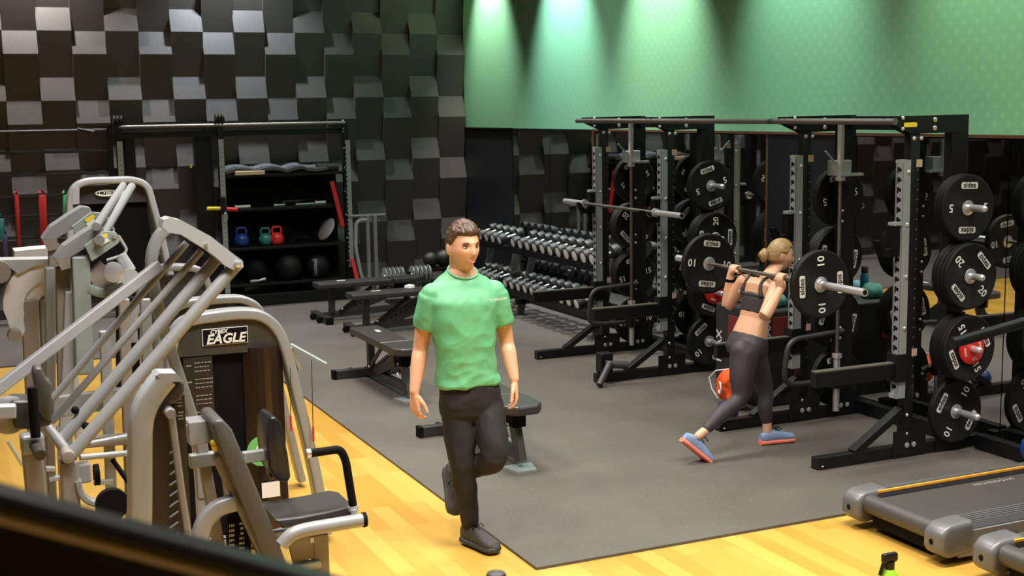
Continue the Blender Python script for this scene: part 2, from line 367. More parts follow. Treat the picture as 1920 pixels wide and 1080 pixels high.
# ---------------------------------------------------------------- power racks
BOLTM = {}
class BoltSet:
    def __init__(s): s.l = []
    def build(s, name, m, parent):
        for c, r in s.l:
            if r not in BOLTM:
                q = MB(); q.lathe([(r, 0), (r, -.006), (r*.6, -.011), (0.0001, -.012)], (0, 0, 0), 'y', 10); BOLTM[r] = q.mesh('bolt', m)
            o = bpy.data.objects.new('bolt', BOLTM[r]); C.objects.link(o); o.location = c; o.parent = parent
def bolt(mb, c, ax='y', r=.012):
    if isinstance(mb, BoltSet): mb.l.append((c, r)); return
    x, y, z = c
    mb.lathe([(r, 0), (r, -.006), (r*.6, -.011), (0.0001, -.012)], (x, y, z), ax, 10)
def make_frame(root, y, near):
    """one side frame in the plane y (its near face at y), near=True: storage horns point to -Y"""
    P = .075; yc = y+P/2; pre = root
    mb = MB().beam((5.98-P/2+.0, yc, .1), (5.98-P/2, yc, 2.2), P, P, (1, 0, 0), .004); mb.cur = 1; z = .5
    while z < 2.05:
        mb.lathe([(.006, .003), (.006, -.0015)], (5.965, yc-P/2, z), 'y', 8); z += .0665
    mb.build('post', [BLK, mat_hole], pre)
    MB().box((6.322, yc, 1.16), (P*1.9, P, 2.32), None, .004).build('post', BLK, pre)
    # top beam with pointed front gusset
    mb = MB(); mb.prism([(5.73, yc-.045, 2.27), (5.73, yc-.045, 2.315), (6.33, yc-.045, 2.32), (6.33, yc-.045, 2.205), (6.0, yc-.045, 2.2), (5.9, yc-.045, 2.2)], (0, .008, 0))
    mb.prism([(5.73, yc+.037, 2.27), (5.73, yc+.037, 2.315), (6.33, yc+.037, 2.32), (6.33, yc+.037, 2.205), (6.0, yc+.037, 2.2), (5.9, yc+.037, 2.2)], (0, .008, 0))
    mb.box((6.14, yc, 2.265), (.5, P-.003, .105)); mb.build('top_beam', BLK, pre)
    # foot, brace
    MB().box((5.9, yc, .045), (1.42, P, .085), None, .004).build('base_beam', BLK, pre)
    MB().beam((5.5, yc, .08), (5.9, yc, .33), P*.95, .05, (0, 0, 1), .003).build('brace', BLK, pre)
    mb = MB(); mb.box((5.95, yc-.042, .1), (.28, .006, .19)); mb.box((6.32, yc-.042, .1), (.28, .006, .19)); mb.build('gusset_plate', BLK, pre)
    # toothed strip: channel in front of the post
    mb = MB(); mb.box((5.875, yc-.034, 1.225), (.062, .006, 1.61)); mb.box((5.875, yc+.034, 1.225), (.062, .006, 1.61)); mb.box((5.868, yc, .435), (.08, .072, .03)); mb.box((5.868, yc, 2.02), (.06, .07, .02))
    mb.box((5.836, yc-.0125, 1.225), (.006, .049, 1.6)); mb.cur = 1; z = .49
    while z < 2.0:
        mb.prism([(5.8335, yc-.03, z), (5.8335, yc-.004, z), (5.8335, yc-.004, z-.012), (5.8335, yc+.008, z-.012), (5.8335, yc+.008, z+.03), (5.8335, yc-.014, z+.03), (5.8335, yc-.014, z+.022), (5.8335, yc-.03, z+.022)], (-.0008, 0, 0))
        z += .0665
    mb.build('toothed_strip', [ZINC, BLKM], pre)
    mb = BoltSet()
    for zz in (.55, .9, 1.25, 1.6, 1.95): bolt(mb, (5.888, yc-.037, zz), r=.014)
    for zz in (2.235, 2.29): bolt(mb, (6.09, yc-.045, zz), r=.017)
    for xx, zz in ((5.76, 2.29), (5.82, 2.305), (5.82, 2.235)): bolt(mb, (xx, yc-.045, zz), r=.013)
    for xx in (5.925, 5.985): bolt(mb, (xx, yc-P/2, 2.17), r=.015); bolt(mb, (xx, yc-.045, .09), r=.019)
    for xx in (6.29, 6.35): bolt(mb, (xx, yc-.045, .09), r=.019)
    for zz in (1.52, 1.6, 1.08, 1.16, .62, .7): bolt(mb, (6.275, yc-.0-P/2, zz), r=.012)
    bolt(mb, (5.925, yc-P/2, .3)); bolt(mb, (5.925, yc-P/2, .17)); bolt(mb, (5.225, yc-P/2, .03), r=.006)
    mb.build('bolts', CHR, pre)
    # sticker on the post
    MB().box((5.975, yc-P/2-.001, .73), (.045, .002, .05)).build('sticker', STK, pre)
    MB().box((5.975, yc-P/2-.001, 2.005), (.05, .002, .05)).build('sticker', TANST, pre)
    # spotter arm
    mb = MB(); mb.box((5.5, yc, .61), (.66, .055, .1), None, .004); mb.box((5.86, yc, .63), (.09, .1, .19)); mb.build('spotter_arm', BLK, pre)
    MB().box((5.5, yc, .665), (.66, .05, .012), None, .003).build('spotter_arm_pad', ARMPAD, pre)
    # j-hook
    jz = 1.47 if near is not None else 1.4
    hz_ = jz
    mb = MB(); mb.box((5.8, yc, hz_+.02), (.05, .085, .2), None, .004); mb.prism([(5.8, yc-.035, hz_-.08), (5.8, yc-.035, hz_-.02), (5.72, yc-.035, hz_-.035), (5.67, yc-.035, hz_+.035), (5.655, yc-.035, hz_+.03), (5.7, yc-.035, hz_-.075)], (0, .07, 0)); mb.build('j_hook', BLKM, pre)
    mb = MB(); mb.box((5.80, yc-.02, hz_+.14), (.07, .06, .02)); mb.build('j_hook_lock', ZINC, pre)
    # storage horns
    sgn = -1 if near else 1; yb = yc+sgn*P/2
    for zc in (1.70, 1.24, .75, .29):
        mb = MB(); mb.tube([(6.32, yb, zc), (6.32, yb+sgn*.235, zc)], .024, 14); mb.ball((6.32, yb+sgn*.24, zc), .024, 12, 6); mb.build('storage_horn', CHR, pre)
    return yb
mat_hole = mat('pin_hole_grey', (.08, .08, .08), .5)
STK = mat('warning_sticker', (.45, .3, .25), .5); TANST = mat('tan_sticker', (.42, .33, .18), .5)
ARMPAD = mat('worn_spotter_edge', (.09, .085, .07), .4)
racks = []
for nm, (yn, yf) in enumerate(((6.7, 7.86), (9.8, 11.02))):
    root = thing('power_rack', ('nearer black power rack with toothed silver strips, behind which the red and black box stands' if nm == 0 else 'farther black power rack next to the dumbbell racks, holding an unloaded barbell'), 'power rack', (5.9, (yn+yf)/2, 0), 'pair of black power racks in front of the mirrors')
    kids0 = set(bpy.data.objects)
    make_frame(root, yn, True); make_frame(root, yf, False)
    # rear beams and pull-up bar
    MB().box((6.5, (yn+yf+.075)/2, .06), (.075, yf-yn, .1), None, .004).build('rear_base_beam', BLK, root)
    MB().box((6.36, (yn+yf+.075)/2, 2.26), (.06, yf-yn, .1), None, .004).build('rear_top_beam', BLK, root)
    MB().tube([(5.74, yn-.03, 2.283), (5.74, yf+.2, 2.283)], .021, 12).build('pull_up_bar', KNURL, root)
    # yellow maker's plate on the near gusset
    MB().prism([(5.88+a[0], yn+.037-.05, 2.26+a[2]) for a in pill(.11, .03)], (0, -.002, 0)).build('yellow_plate' if nm == 0 else 'plain_plate', YEL if nm == 0 else BLK, root)
    # looped storage handle
    yl = yf+.03
    MB().tube(rounded([(6.28, yl-.06, .68), (5.74, yl-.1, .66), (5.70, yl-.1, .32), (6.28, yl-.06, .3)], .11), .02, 10).build('dip_handle', DARKGREY, root)
    # vertical bar holder
    mb = MB(); mb.box((6.2, yf-.05, 1.93), (.15, .1, .115), None, .006); mb.beam((6.13, yf-.1, 1.96), (6.03, yf-.1, 2.06), .012, .012); mb.box((6.25, yf-.12, 1.88), (.2, .05, .02)); mb.build('bar_holder', ZINC, root)
    mb = MB(); mb.lathe([(.03, 0), (.05, 0), (.05, .12), (.035, .12)], (6.16, yf-.09, .26), 'z', 20); mb.box((6.2, yf-.03, .3), (.06, .1, .04)); mb.build('bar_cup', BLK, root)
    for o in set(bpy.data.objects)-kids0:
        if o.parent is root: o.matrix_parent_inverse = Matrix.Translation(-root.location)
    racks.append((root, yn, yf))
mb = MB(); mb.tube([(5.74, 7.99, 2.283), (5.74, 9.78, 2.283)], .021, 12)
tag(mb.build('connecting_bar', KNURL), 'long horizontal steel bar joining the tops of the two black power racks', 'bar')
# bars stored upright inside each rack
def barbell(name, label, a, b, group=None):
    """a,b: ends; 2.2 m"""
    a = Vector(a); b = Vector(b); d = (b-a).normalized(); mid = (a+b)/2
    root = thing(name, label, 'barbell', mid, group)
    A = lambda t: d*t
    MB().tube([A(-.655), A(.655)], .0145, 12).build('shaft', KNURL, root)
    for s in (-1, 1):
        MB().tube([A(s*.655), A(s*.657), A(s*.685), A(s*.687)], [.03, .038, .038, .03], 16).build('collar', CHR, root)
        mb = MB(); mb.tube([A(s*.685), A(s*1.1)], .025, 18); o = mb.build('sleeve', CHR, root)
        MB().tube([A(s*1.1), A(s*1.1005)], .017, 14).build('sleeve_end', BLK, o)
    return root
for nm, (root, yn, yf) in enumerate(racks):
    barbell('barbell', 'barbell stored upright inside the %s power rack, sleeve pointing up' % ('nearer' if nm == 0 else 'farther'), (6.17, yf-.1, .08), (6.17, yf-.1, 2.28), 'barbells stored upright in the racks')
barbell('barbell', 'unloaded barbell lying across the hooks of the farther power rack', (5.72, 9.26, 1.492), (5.72, 11.46, 1.492))
barbell('barbell', "loaded barbell carried on the back of the woman in black sportswear", (5.2, 6.28, 1.245), (5.2, 8.48, 1.245))
place_plate('10', 5.2, 6.73, 1.245, -92, "bumper plate marked 10 on the near end of the barbell the woman carries")
place_plate('10', 5.2, 8.05, 1.245, 8, "bumper plate marked 10 on the far end of the barbell the woman carries")
# plates on the horns: (rack idx, near?, z, [(num, angle)...] from post outwards)
HN = {1.70: 'top', 1.24: 'second', .75: 'third', .29: 'bottom'}
SETS = [
 (0, True, 1.70, [('5', 30), ('5', 100), ('5', 2)]), (0, True, 1.24, [('20', 10), ('20', 47)]), (0, True, .75, [('5', 10), ('5', 60), ('5', 110), ('15', -116)]), (0, True, .29, [('10', -60)]),
 (0, False, 1.70, [('5', -12), ('5', 50)]), (0, False, 1.24, [('15', -80), ('20', 20)]), (0, False, .75, [('15', -75), ('15', 10)]), (0, False, .29, [('15', 170)]),
 (1, True, 1.70, [('5', 40), ('5', -17)]), (1, True, 1.24, [('20', 20), ('20', -90)]), (1, True, .75, [('15', 60), ('15', 22)]), (1, True, .29, [('10', -38)]),
 (1, False, 1.70, [('5', -20), ('5', 60)]), (1, False, 1.24, [('20', 46), ('20', 0)]), (1, False, .75, [('15', -12), ('15', 5)]), (1, False, .29, [('10', 175)])]
ORD = ['first', 'second', 'third', 'fourth']
for ri, near, z, lst in SETS:
    root, yn, yf = racks[ri]; sgn = -1 if near else 1
    y = yn if near else yf+.075
    y += sgn*.006
    for k, (num, ang) in enumerate(lst):
        th = PL[num][1]; y += sgn*th/2
        pos = ('' if len(lst) == 1 else (', outermost' if k == len(lst)-1 else ', %s from post' % ORD[k]))
        place_plate(num, 6.32, y, z-.001, ang, '%s-marked bumper plate, %s %s-side horn of %s rack%s' % (num, HN[z], 'near' if near else 'far', 'nearer' if ri == 0 else 'farther', pos), 'bumper plates on the storage horns')
        y += sgn*(th/2+.001)
    if near and z == .75:
        make_red(6.32, y-.013, z-.002, 75 if ri == 0 else 20, 'small red plate on the third horn of the %s power rack' % ('nearer' if ri == 0 else 'farther'))
# landmine pivot on the foot tip of the farther rack
lm = thing('landmine_holder', 'angled black tube on a pivot at the foot of the farther power rack', 'barbell holder', (5.25, 9.83, .09))
MB().box((0.03, 0, .09), (.12, .11, .18), None, .01).build('pivot_block', BLK, lm)
MB().tube([(0.0, -.07, .09), (.2, -.12, .07)], .035, 16).build('cross_tube', DARKGREY, lm)
MB().tube([(0.03, -.1, .1), (-.13, -.2, -.06)], .03, 16).build('bar_tube', DARKGREY, lm)
# black beam from the rack to the right edge + kettlebell
mb = MB(); mb.box((6.53, 5.6, .06), (.08, 2.1, .1), None, .004); tag(mb.build('connecting_beam', BLK), 'black floor beam running from the nearer power rack towards the treadmills', 'beam')

# ---------------------------------------------------------------- plyo box with gym things
def box_thing(name, label, cat, c, size, m):
    mb = MB(); mb.box((0, 0, 0), size, None, .012); o = mb.build(name, m); o.location = c; return tag(o, label, cat)
bx = thing('plyometric_box', 'black foam jump box with dark red side panels behind the woman', 'jump box', (6.22, 8.675, 0))
MB().box((0, 0, .39), (.66, .65, .78), None, .015).build('body', mat('black_foam', (.014, .014, .015), .7), bx)
MB().box((-.1, -.327, .6), (.24, .008, .26), None, .003).build('red_panel', REDD, bx)
MB().box((-.332, -.02, .55), (.008, .3, .3), None, .003).build('red_panel', REDD, bx)
t = text_mesh('REAX', .11, WHITE, 'lettering', bx, .002, .001); t.matrix_basis = Matrix.Translation((-.334, .26, .42)) @ Matrix.Rotation(-PI/2, 4, 'Z') @ Matrix.Rotation(-PI/2, 4, 'Y')
t = text_mesh('REAX', .09, BADGE, 'lettering', bx, .002, .001); t.matrix_basis = Matrix.Translation((-.27, -.331, .6)) @ Matrix.Rotation(-PI/2, 4, 'Y')
btl = thing('water_bottle', 'translucent blue water bottle standing on the black and red box', 'bottle', (6.12, 8.72, .782))
m_b = mat('blue_plastic', (.03, .2, .3), .15)
MB().lathe([(.001, 0), (.036, 0), (.038, .01), (.038, .15), (.03, .18), (.022, .19), (.022, .2)], seg=20).build('body', m_b, btl)
MB().lathe([(.026, .19), (.03, .192), (.03, .235), (.024, .245), (0.001, .245)], seg=20).build('cap', DARKGREY, btl)
def blob(name, m, c, s, seed, lab, cat):
    mb = MB(); mb.ball((0, 0, 0), 1, 28, 18, s); 
    V = []
    for v in mb.v:
        p = Vector(v); q = p*14+Vector((seed, 0, 0)); n = noise.noise(q); p *= 1+.28*n; p.z = max(p.z, -s[2]*.6); V.append(tuple(p))
    mb.v = V; o = mb.build(name, m); o.location = c; return tag(o, lab, cat)
blob('towel', mat('teal_towel', (.1, .33, .27), .9, bump=.5, bscale=150), (6.17, 8.56, .83), (.1, .09, .075), 3, 'crumpled teal towel on the black and red box beside the bottle', 'towel')
blob('towel', mat('light_blue_towel', (.16, .36, .42), .9), (6.05, 8.92, .822), (.09, .08, .06), 8, 'crumpled pale blue cloth on the box, hidden behind the bottle and towel', 'cloth')
# orange drawstring bag hanging behind the woman's leg
bag = thing('drawstring_bag', 'bright orange drawstring bag with a white emblem beside the black box', 'bag', (5.74, 8.5, .0))
mb = MB(); mb.ball((0, 0, .165), 1, 40, 26, (.09, .21, .155)); V = []
for v in mb.v:
    p = Vector(v); h = (p.z-.01)/.4; sq = 1-.45*max(0, h-.5); p.y *= sq; n = noise.noise(p*11+Vector((2, 1, 0)))+.5*noise.noise(p*23); p += Vector((n*.03, n*.025, n*.015)); p.z = max(p.z, .004); V.append(tuple(p))
mb.v = V; mb.build('sack', mat('orange_nylon', (.85, .1, .012), .5, bump=.3, bscale=40), bag)
mb = MB(); mb.tube([(-.1+.02*math.cos(a),   .045*math.cos(a)+.05, .16+.045*math.sin(a)) for a in [math.radians(k) for k in range(40, 330, 15)]], .007, 8); mb.build('emblem', WHITE, bag)
for s in (-1, 1):
    MB().tube([(0, s*.03, .31), (-.04, s*.2, .27), (-.06, s*.27, .2), (-.05, s*.24, .11), (-.03, s*.18, .04)], .006, 8).build('cord', WHITE, bag)
# kettlebells
def kettlebell(m, loc, label, s=1.0, group=None, hm=None):
    root = thing('kettlebell', label, 'kettlebell', loc, group)
    mb = MB(); mb.lathe([(0.001, 0), (.055, 0), (.085, .03), (.1, .08), (.09, .13), (.06, .165), (.0, .18)], seg=24); o = mb.build('bell', m, root)
    MB().tube(rounded([(-.05, 0, .14), (-.068, 0, .21), (-.05, 0, .25), (.05, 0, .25), (.068, 0, .21), (.05, 0, .14)], .03), .015, 10).build('handle', hm or m, root)
    root.scale = (s, s, s); return root
kettlebell(BLUE, (6.9-.35, 6.15, .02), 'blue kettlebell on the floor between the nearer rack and the treadmills', 1.1, None, BLK)
mb = MB(); mb.ball((0, 0, 0), .085, 24, 16); tag(mb.build('slam_ball', mat('navy_rubber', (.006, .02, .11), .45), loc=(5.4, 8.08, .092)), "dark blue ball on the floor behind the woman's trailing leg", 'ball')

# ---------------------------------------------------------------- dumbbells on two-tier racks
def make_dumbbell():
    root = thing('dumbbell', 'proto', 'dumbbell')
    MB().tube([(-.07, 0, 0), (.07, 0, 0)], .016, 10).build('handle', CHR, root)
    for s in (-1, 1):
        mb = MB(); mb.lathe([(.001, s*.065), (.04, s*.065), (.07, s*.075), (.073, s*.1), (.073, s*.15), (.066, s*.162), (.001, s*.164)], axis='x', seg=20); h = mb.build('head', DB, root)
    MB().lathe([(.048, -.1655), (.052, -.1645), (.001, -.1665)], axis='x', seg=18).build('end_label', WHITE, root)
    return root
DB = mat('dumbbell_urethane', (.014, .013, .012), .5)
dbp = make_dumbbell(); dbu = [0]
def place_db(x, y, z, s, label, group):
    o = dbp if not dbu[0] else copy_tree(dbp); dbu[0] = 1
    o.location = (x, y, z); o.scale = (1, s, s); o.rotation_euler = (0, math.radians(-14), 0); o['label'] = label; o['group'] = group
def ordinal(n):
    return ['', 'first', 'second', 'third', 'fourth', 'fifth', 'sixth', 'seventh', 'eighth', 'ninth', 'tenth', 'eleventh', 'twelfth', 'thirteenth', 'fourteenth', 'fifteenth', 'sixteenth', 'seventeenth', 'eighteenth', 'nineteenth', 'twentieth'][n]
RK = []
for k, (ya, yb) in enumerate(((11.55, 13.82), (13.92, 15.05))):
    root = thing('dumbbell_rack', ('two-tier black dumbbell rack beside the farther power rack' if k == 0 else 'two-tier black dumbbell rack standing in the back corner'), 'dumbbell rack', (6.3, (ya+yb)/2, 0), 'two-tier dumbbell racks along the mirrors')
    L = yb-ya
    for zc, xc in ((.80, 6.33), (.33, 6.22)):
        mb = MB(); 
        for dx, dz in ((-.13, -.045), (.13, .02)): mb.beam((xc-6.3+dx, -L/2, zc+dz), (xc-6.3+dx, L/2, zc+dz), .035, .07)
        mb.build('shelf', BLK, root)
    for s in (-1, 1):
        for_y = s*(L/2-.18)
        MB().beam((-.1, for_y, 0.01), (.12, for_y, .84), .07, .07, (0, 1, 0), .004).build('leg', DARKGREY, root)
        MB().box((-.1, for_y, .006), (.16, .13, .012)).build('foot_plate', DARKGREY, root)
        MB().box((.02, for_y, .16), (.34, .07, .06)).build('brace', BLK, root)
    RK.append((ya, yb))
n = 0
yv = 11.75; i = 0
while yv < 15.0:
    if not (13.78 < yv < 13.96):
        i += 1; s = 1.12 - .32*(yv-11.7)/4.3
        place_db(6.33, yv, .885, s, 'dark round dumbbell on the upper tier, %s from the end nearest the power racks' % (ordinal(i) if i <= 20 else 'last'), 'dumbbells on the upper tier along the mirrors')
    yv += .2
yv = 11.9; i = 0
while yv < 15.0:
    if not (13.78 < yv < 13.96):
        i += 1; s = 1.0 - .25*(yv-11.7)/4.3
        place_db(6.22, yv, .41, s, 'dark round dumbbell on the lower tier, %s from the end nearest the power racks' % (ordinal(i) if i <= 20 else 'last'), 'dumbbells on the lower tier along the mirrors')
    yv += .185
# ---------------------------------------------------------------- benches
FR = mat('bench_frame_grey', (.045, .043, .04), .4, .3)
def make_bench():
    """pad along +X from seat end (x=0) to backrest end (x=1.35); wheels at x=0"""
    root = thing('adjustable_bench', 'proto', 'bench')
    MB().box((.48, 0, .42), (.9, .28, .065), None, .018).build('backrest', VINYL, root)
    sp = MB(); sp.prism([(.95, -.14, .39), (1.26, -.14, .39), (1.34, -.08, .39), (1.34, .08, .39), (1.26, .14, .39), (.95, .14, .39)], (0, 0, .065)); o = sp.build('seat', VINYL, root)
    bv = o.modifiers.new('bev', 'BEVEL'); bv.width = .015; bv.segments = 2
    MB().box((.1, 0, .04), (.08, .62, .075), None, .004).build('rear_foot', FR, root)
    for q in (-.315, .315): MB().box((.1, q, .04), (.085, .03, .08)).build('rubber_end', BLKM, root)
    for s in (-1, 1):
        MB().lathe([(.001, s*.12), (.035, s*.125), (.04, s*.14), (.035, s*.155), (.001, s*.16)], (.03, 0, .04), 'y', 16).build('wheel', BLKM, root)
    MB().box((.22, 0, .22), (.07, .06, .34), None, .004).build('rear_post', FR, root)
    MB().beam((.12, 0, .06), (1.22, 0, .1), .06, .07, bev=.004).build('spine', FR, root)
    MB().prism([(.3, -.035, .08), (.38, -.035, .14), (.88, -.035, .36), (.98, -.035, .36), (.98, -.035, .24), (.5, -.035, .08)], (0, .07, 0)).build('adjustment_plate', FR, root)
    mb = MB()
    for k in range(7): mb.lathe([(.011, 0), (.011, -.003)], (.5+.055*k, -.036, .16+.024*k), 'y', 8)
    mb.build('adjustment_holes', BLKM, root)
    MB().beam((.3, -.05, .1), (.7, -.05, .37), .012, .04).build('adjustment_arm', BLK, root)
    MB().beam((1.1, 0, .36), (1.22, 0, .05), .1, .05, (0, 1, 0), .004).build('front_leg', FR, root)
    MB().prism([(1.14, -.11, .0), (1.32, -.07, .0), (1.32, .07, .0), (1.14, .11, .0)], (0, 0, .012)).build('front_foot', ZINC, root)
    MB().box((1.1, 0, .33), (.2, .1, .1), None, .004).build('seat_carriage', BLKM, root)
    mb = BoltSet(); bolt(mb, (.33, -.052, .13)); bolt(mb, (.9, -.052, .34)); bolt(mb, (1.14, -.055, .3)); mb.build('bolt', CHR, root)
    MB().tube([(1.16, -.07, .22), (1.2, -.07, .2)], .012, 8).build('pop_pin', CHR, root)
    MB().box((.35, .03, .4535), (.1, .035, .002)).build('white_label', WHITE, root)
    return root
bp_ = make_bench()
for i, (x, y, rz, lab) in enumerate((
    (3.9, 14.35, 0, 'black adjustable bench laid flat, farthest from the camera, in front of the ball shelves'),
    (3.98, 13.3, 0, 'black adjustable bench laid flat, the nearer of the two lying side-on behind the man'),
    (3.5, 11.2, -PI/2, 'black adjustable bench seen end-on at the man\'s elbow, white strip on its pad'),
    (3.47, 8.87, -PI/2, 'black adjustable bench right behind the walking man, only its seat end showing'))):
    o = bp_ if i == 0 else copy_tree(bp_); o.location = (x, y, .006); o.rotation_euler = (0, 0, rz); o['label'] = lab; o['group'] = 'adjustable benches on the rubber floor'
# disc-shaped things by bench
mb = MB(); mb.lathe([(.001, 0), (.04, 0), (.06, .01), (.055, .035), (.001, .05)], seg=20); tag(mb.build('round_tub', WHITE, loc=(4.72, 13.32, .459)), 'small white round cap lying on the pad of the second bench from the back', 'cap')
# ---------------------------------------------------------------- treadmills
TG = mat('treadmill_grey_plastic', (.125, .125, .125), .35, .2); BELT = mat('treadmill_belt', (.05, .047, .042), .45, bump=.2)
SIDE = mat('treadmill_side_grey', (.2, .19, .175), .4, .3); RIB = mat('foot_rail_charcoal', (.05, .05, .055), .4)
ORG2 = mat('orange_stripe', (.8, .33, .02), .4)
def make_treadmill():
    root = thing('treadmill', 'proto', 'treadmill')
    # x forward 0..2.1, y across -.42...42, deck top z .2
    MB().box((1.05, 0, .15), (2.0, .56, .06), None, .02).build('belt', BELT, root)
    MB().tube([(.06, -.29, .145), (.06, .29, .145)], .055, 20).build('rear_roller', BELT, root)
    for s in (-1, 1):
        mb = MB(); mb.prism([(.12, s*.29, .12), (.12, s*.29, .2), (.12, s*.31, .215), (.12, s*.40, .2), (.12, s*.43, .17), (.12, s*.43, .12)], (2.0, 0, 0)); mb.build('foot_rail', RIB, root)
        mb = MB()
        for k in range(4): mb.box((1.1, s*(.325+.02*k), .212-.003*k), (1.96, .008, .006))
        mb.build('rail_ribs', TG, root)
        MB().box((1.1, s*.297, .207), (1.96, .016, .012)).build('orange_edge', ORG2, root) if s > 0 else None
        MB().prism([(.1, s*.43, .03), (.1, s*.43, .165), (2.1, s*.43, .165), (2.1, s*.43, .03)], (0, s*.02, 0)).build('side_panel', SIDE, root)
        mb = MB(); mb.prism([(-.03, s*.295, .07), (-.03, s*.295, .17), (.02, s*.295, .215), (.2, s*.295, .225), (.2, s*.295, .05), (.03, s*.295, .03)], (0, s*.165, 0)); o = mb.build('end_cap', TG, root); bv = o.modifiers.new('bev', 'BEVEL'); bv.width = .03; bv.segments = 5; o.data.polygons.foreach_set('use_smooth', [True]*len(o.data.polygons))
        MB().lathe([(.017, -.112), (.013, -.109), (.001, -.107)], (.08, s*.375, .12), 'x', 14).build('axle_hole', BLKM, o)
        o = root
        # upright and handrail
        mb = MB(); mb.beam((1.72, s*.42, .1), (1.45, s*.42, 1.1), .05, .12, (0, 1, 0), .02); mb.build('upright', SIDE, root)
        MB().tube(rounded([(.72, s*.40, 1.0), (1.3, s*.40, 1.08), (1.5, s*.40, 1.12), (1.75, s*.36, 1.2)], .1), .034, 12).build('handrail', BLK, root)
    MB().box((1.8, 0, 1.3), (.08, .8, .42), Matrix.Rotation(-.3, 3, 'Y'), .03).build('console', BLK, root)
    MB().box((1.95, 0, .2), (.35, .8, .2), None, .06).build('motor_cover', TG, root)
    MB().box((1.0, 0, .06), (1.9, .5, .06)).build('under_frame', BLKM, root)
    mb = MB()
    for sx in (.35, 1.85):
        for s in (-1, 1): mb.lathe([(.03, 0), (.03, .05)], (sx, s*.25, 0), 'z', 12)
    mb.build('feet', BLKM, root)
    t = text_mesh('TECHNOGYM', .05, mat_hole2, 'lettering', root, .001); t.matrix_basis = Matrix.Translation((.9, .2, .1815)) @ Matrix.Rotation(-PI/2, 4, 'X')
    t = text_mesh('FLEX DECK', .06, TG, 'lettering', root, .001); t.matrix_basis = Matrix.Translation((.55, -.452, .1))
    return root
mat_hole2 = mat('grey_print', (.3, .29, .27), .6)
tr = make_treadmill(); tr.location = (4.67, 5.37, 0); tr.scale = (1, .89, 1); tr['label'] = 'grey treadmill with orange deck edge, the one nearer the power racks'; tr['group'] = 'treadmills at the lower right'
t2 = copy_tree(tr); t2.location = (4.72, 4.4, 0); t2['label'] = 'second grey treadmill, cut off by the lower right corner'
# spray bottle and grip in the foreground
k_ = (at(1668, 1036, 1.0).z-2.4); yb_ = (.275-2.4)/k_; g0 = at(1668, 1036, yb_)
sb = thing('spray_bottle', 'green cleaning spray bottle with black trigger at the bottom edge', 'spray bottle', (g0.x, yb_, 0))
LG = mat('lime_green_plastic', (.3, .62, .03), .4); b0 = .0
MB().lathe([(.001, b0), (.045, b0), (.047, b0+.02), (.047, b0+.15), (.022, b0+.2), (.018, b0+.205), (.001, b0+.205)], seg=20).build('body', LG, sb)
MB().lathe([(.024, b0+.18), (.026, b0+.23), (.001, b0+.23)], seg=16).build('collar', BLK, sb)
mb = MB(); mb.box((.0, 0, b0+.25), (.09, .032, .05), None, .014); mb.beam((-.03, 0, b0+.24), (-.055, 0, b0+.17), .015, .012); mb.build('trigger_head', BLK, sb)
g1 = at(930, 1069, 3.2)
hp = thing('machine_post', 'grey rounded machine grip poking up at the bottom edge beside the rubber floor corner', 'machine post', (g1.x, 3.2, 0))
MB().lathe([(.03, 0), (.03, g1.z-.1), (.001, g1.z-.1)], seg=16).build('post', SILV, hp)
MB().lathe([(.03, g1.z-.12), (.034, g1.z-.1), (.034, g1.z-.03), (.026, g1.z-.008), (.001, g1.z)], seg=20).build('grip', DARKGREY, hp)
MB().lathe([(.15, 0), (.15, .02), (.03, .03)], seg=20).build('base', SILV, hp)
# ---------------------------------------------------------------- people
SKIN = mat('skin', (.68, .36, .22), .5, var=.06, vscale=6); SKIN.node_tree.nodes['Principled BSDF'].inputs['Subsurface Weight'].default_value = .08
SKIN.node_tree.nodes['Principled BSDF'].inputs['Subsurface Radius'].default_value = (.02, .008, .004)
SKIN2 = mat('fair_skin', (.6, .33, .2), .48, var=.06, vscale=6)
HAIRM = mat('brown_hair', (.075, .036, .017), .45, bump=.8, bscale=120, var=.35, vscale=50)
HAIRW = mat('dark_blonde_hair', (.3, .19, .075), .4, bump=.8, bscale=120, var=.35, vscale=40)
SHIRT = mat('green_sports_fabric', (.12, .41, .2), .55, bump=.15, bscale=500)
TROU = mat('black_trouser_fabric', (.007, .006, .0055), .8, bump=.2, bscale=300)
LEGG = mat('charcoal_plum_leggings', (.032, .026, .031), .65, bump=.1, bscale=400)
TOPM = mat('dark_brown_sports_top', (.03, .025, .023), .65)
LIP = mat('lip_skin', (.5, .17, .13), .4); IRIS = mat('iris', (.05, .03, .02), .2); EYEW = mat('eye_white', (.7, .66, .62), .2)
SHOEK = mat('charcoal_shoe_mesh', (.04, .037, .034), .7, bump=.4, bscale=300); SOLEK = mat('dark_sole', (.03, .028, .027), .6)
SHOEB = mat('light_blue_shoe_knit', (.2, .28, .46), .7, bump=.4, bscale=300); SOLEC = mat('coral_sole', (.8, .2, .12), .5)

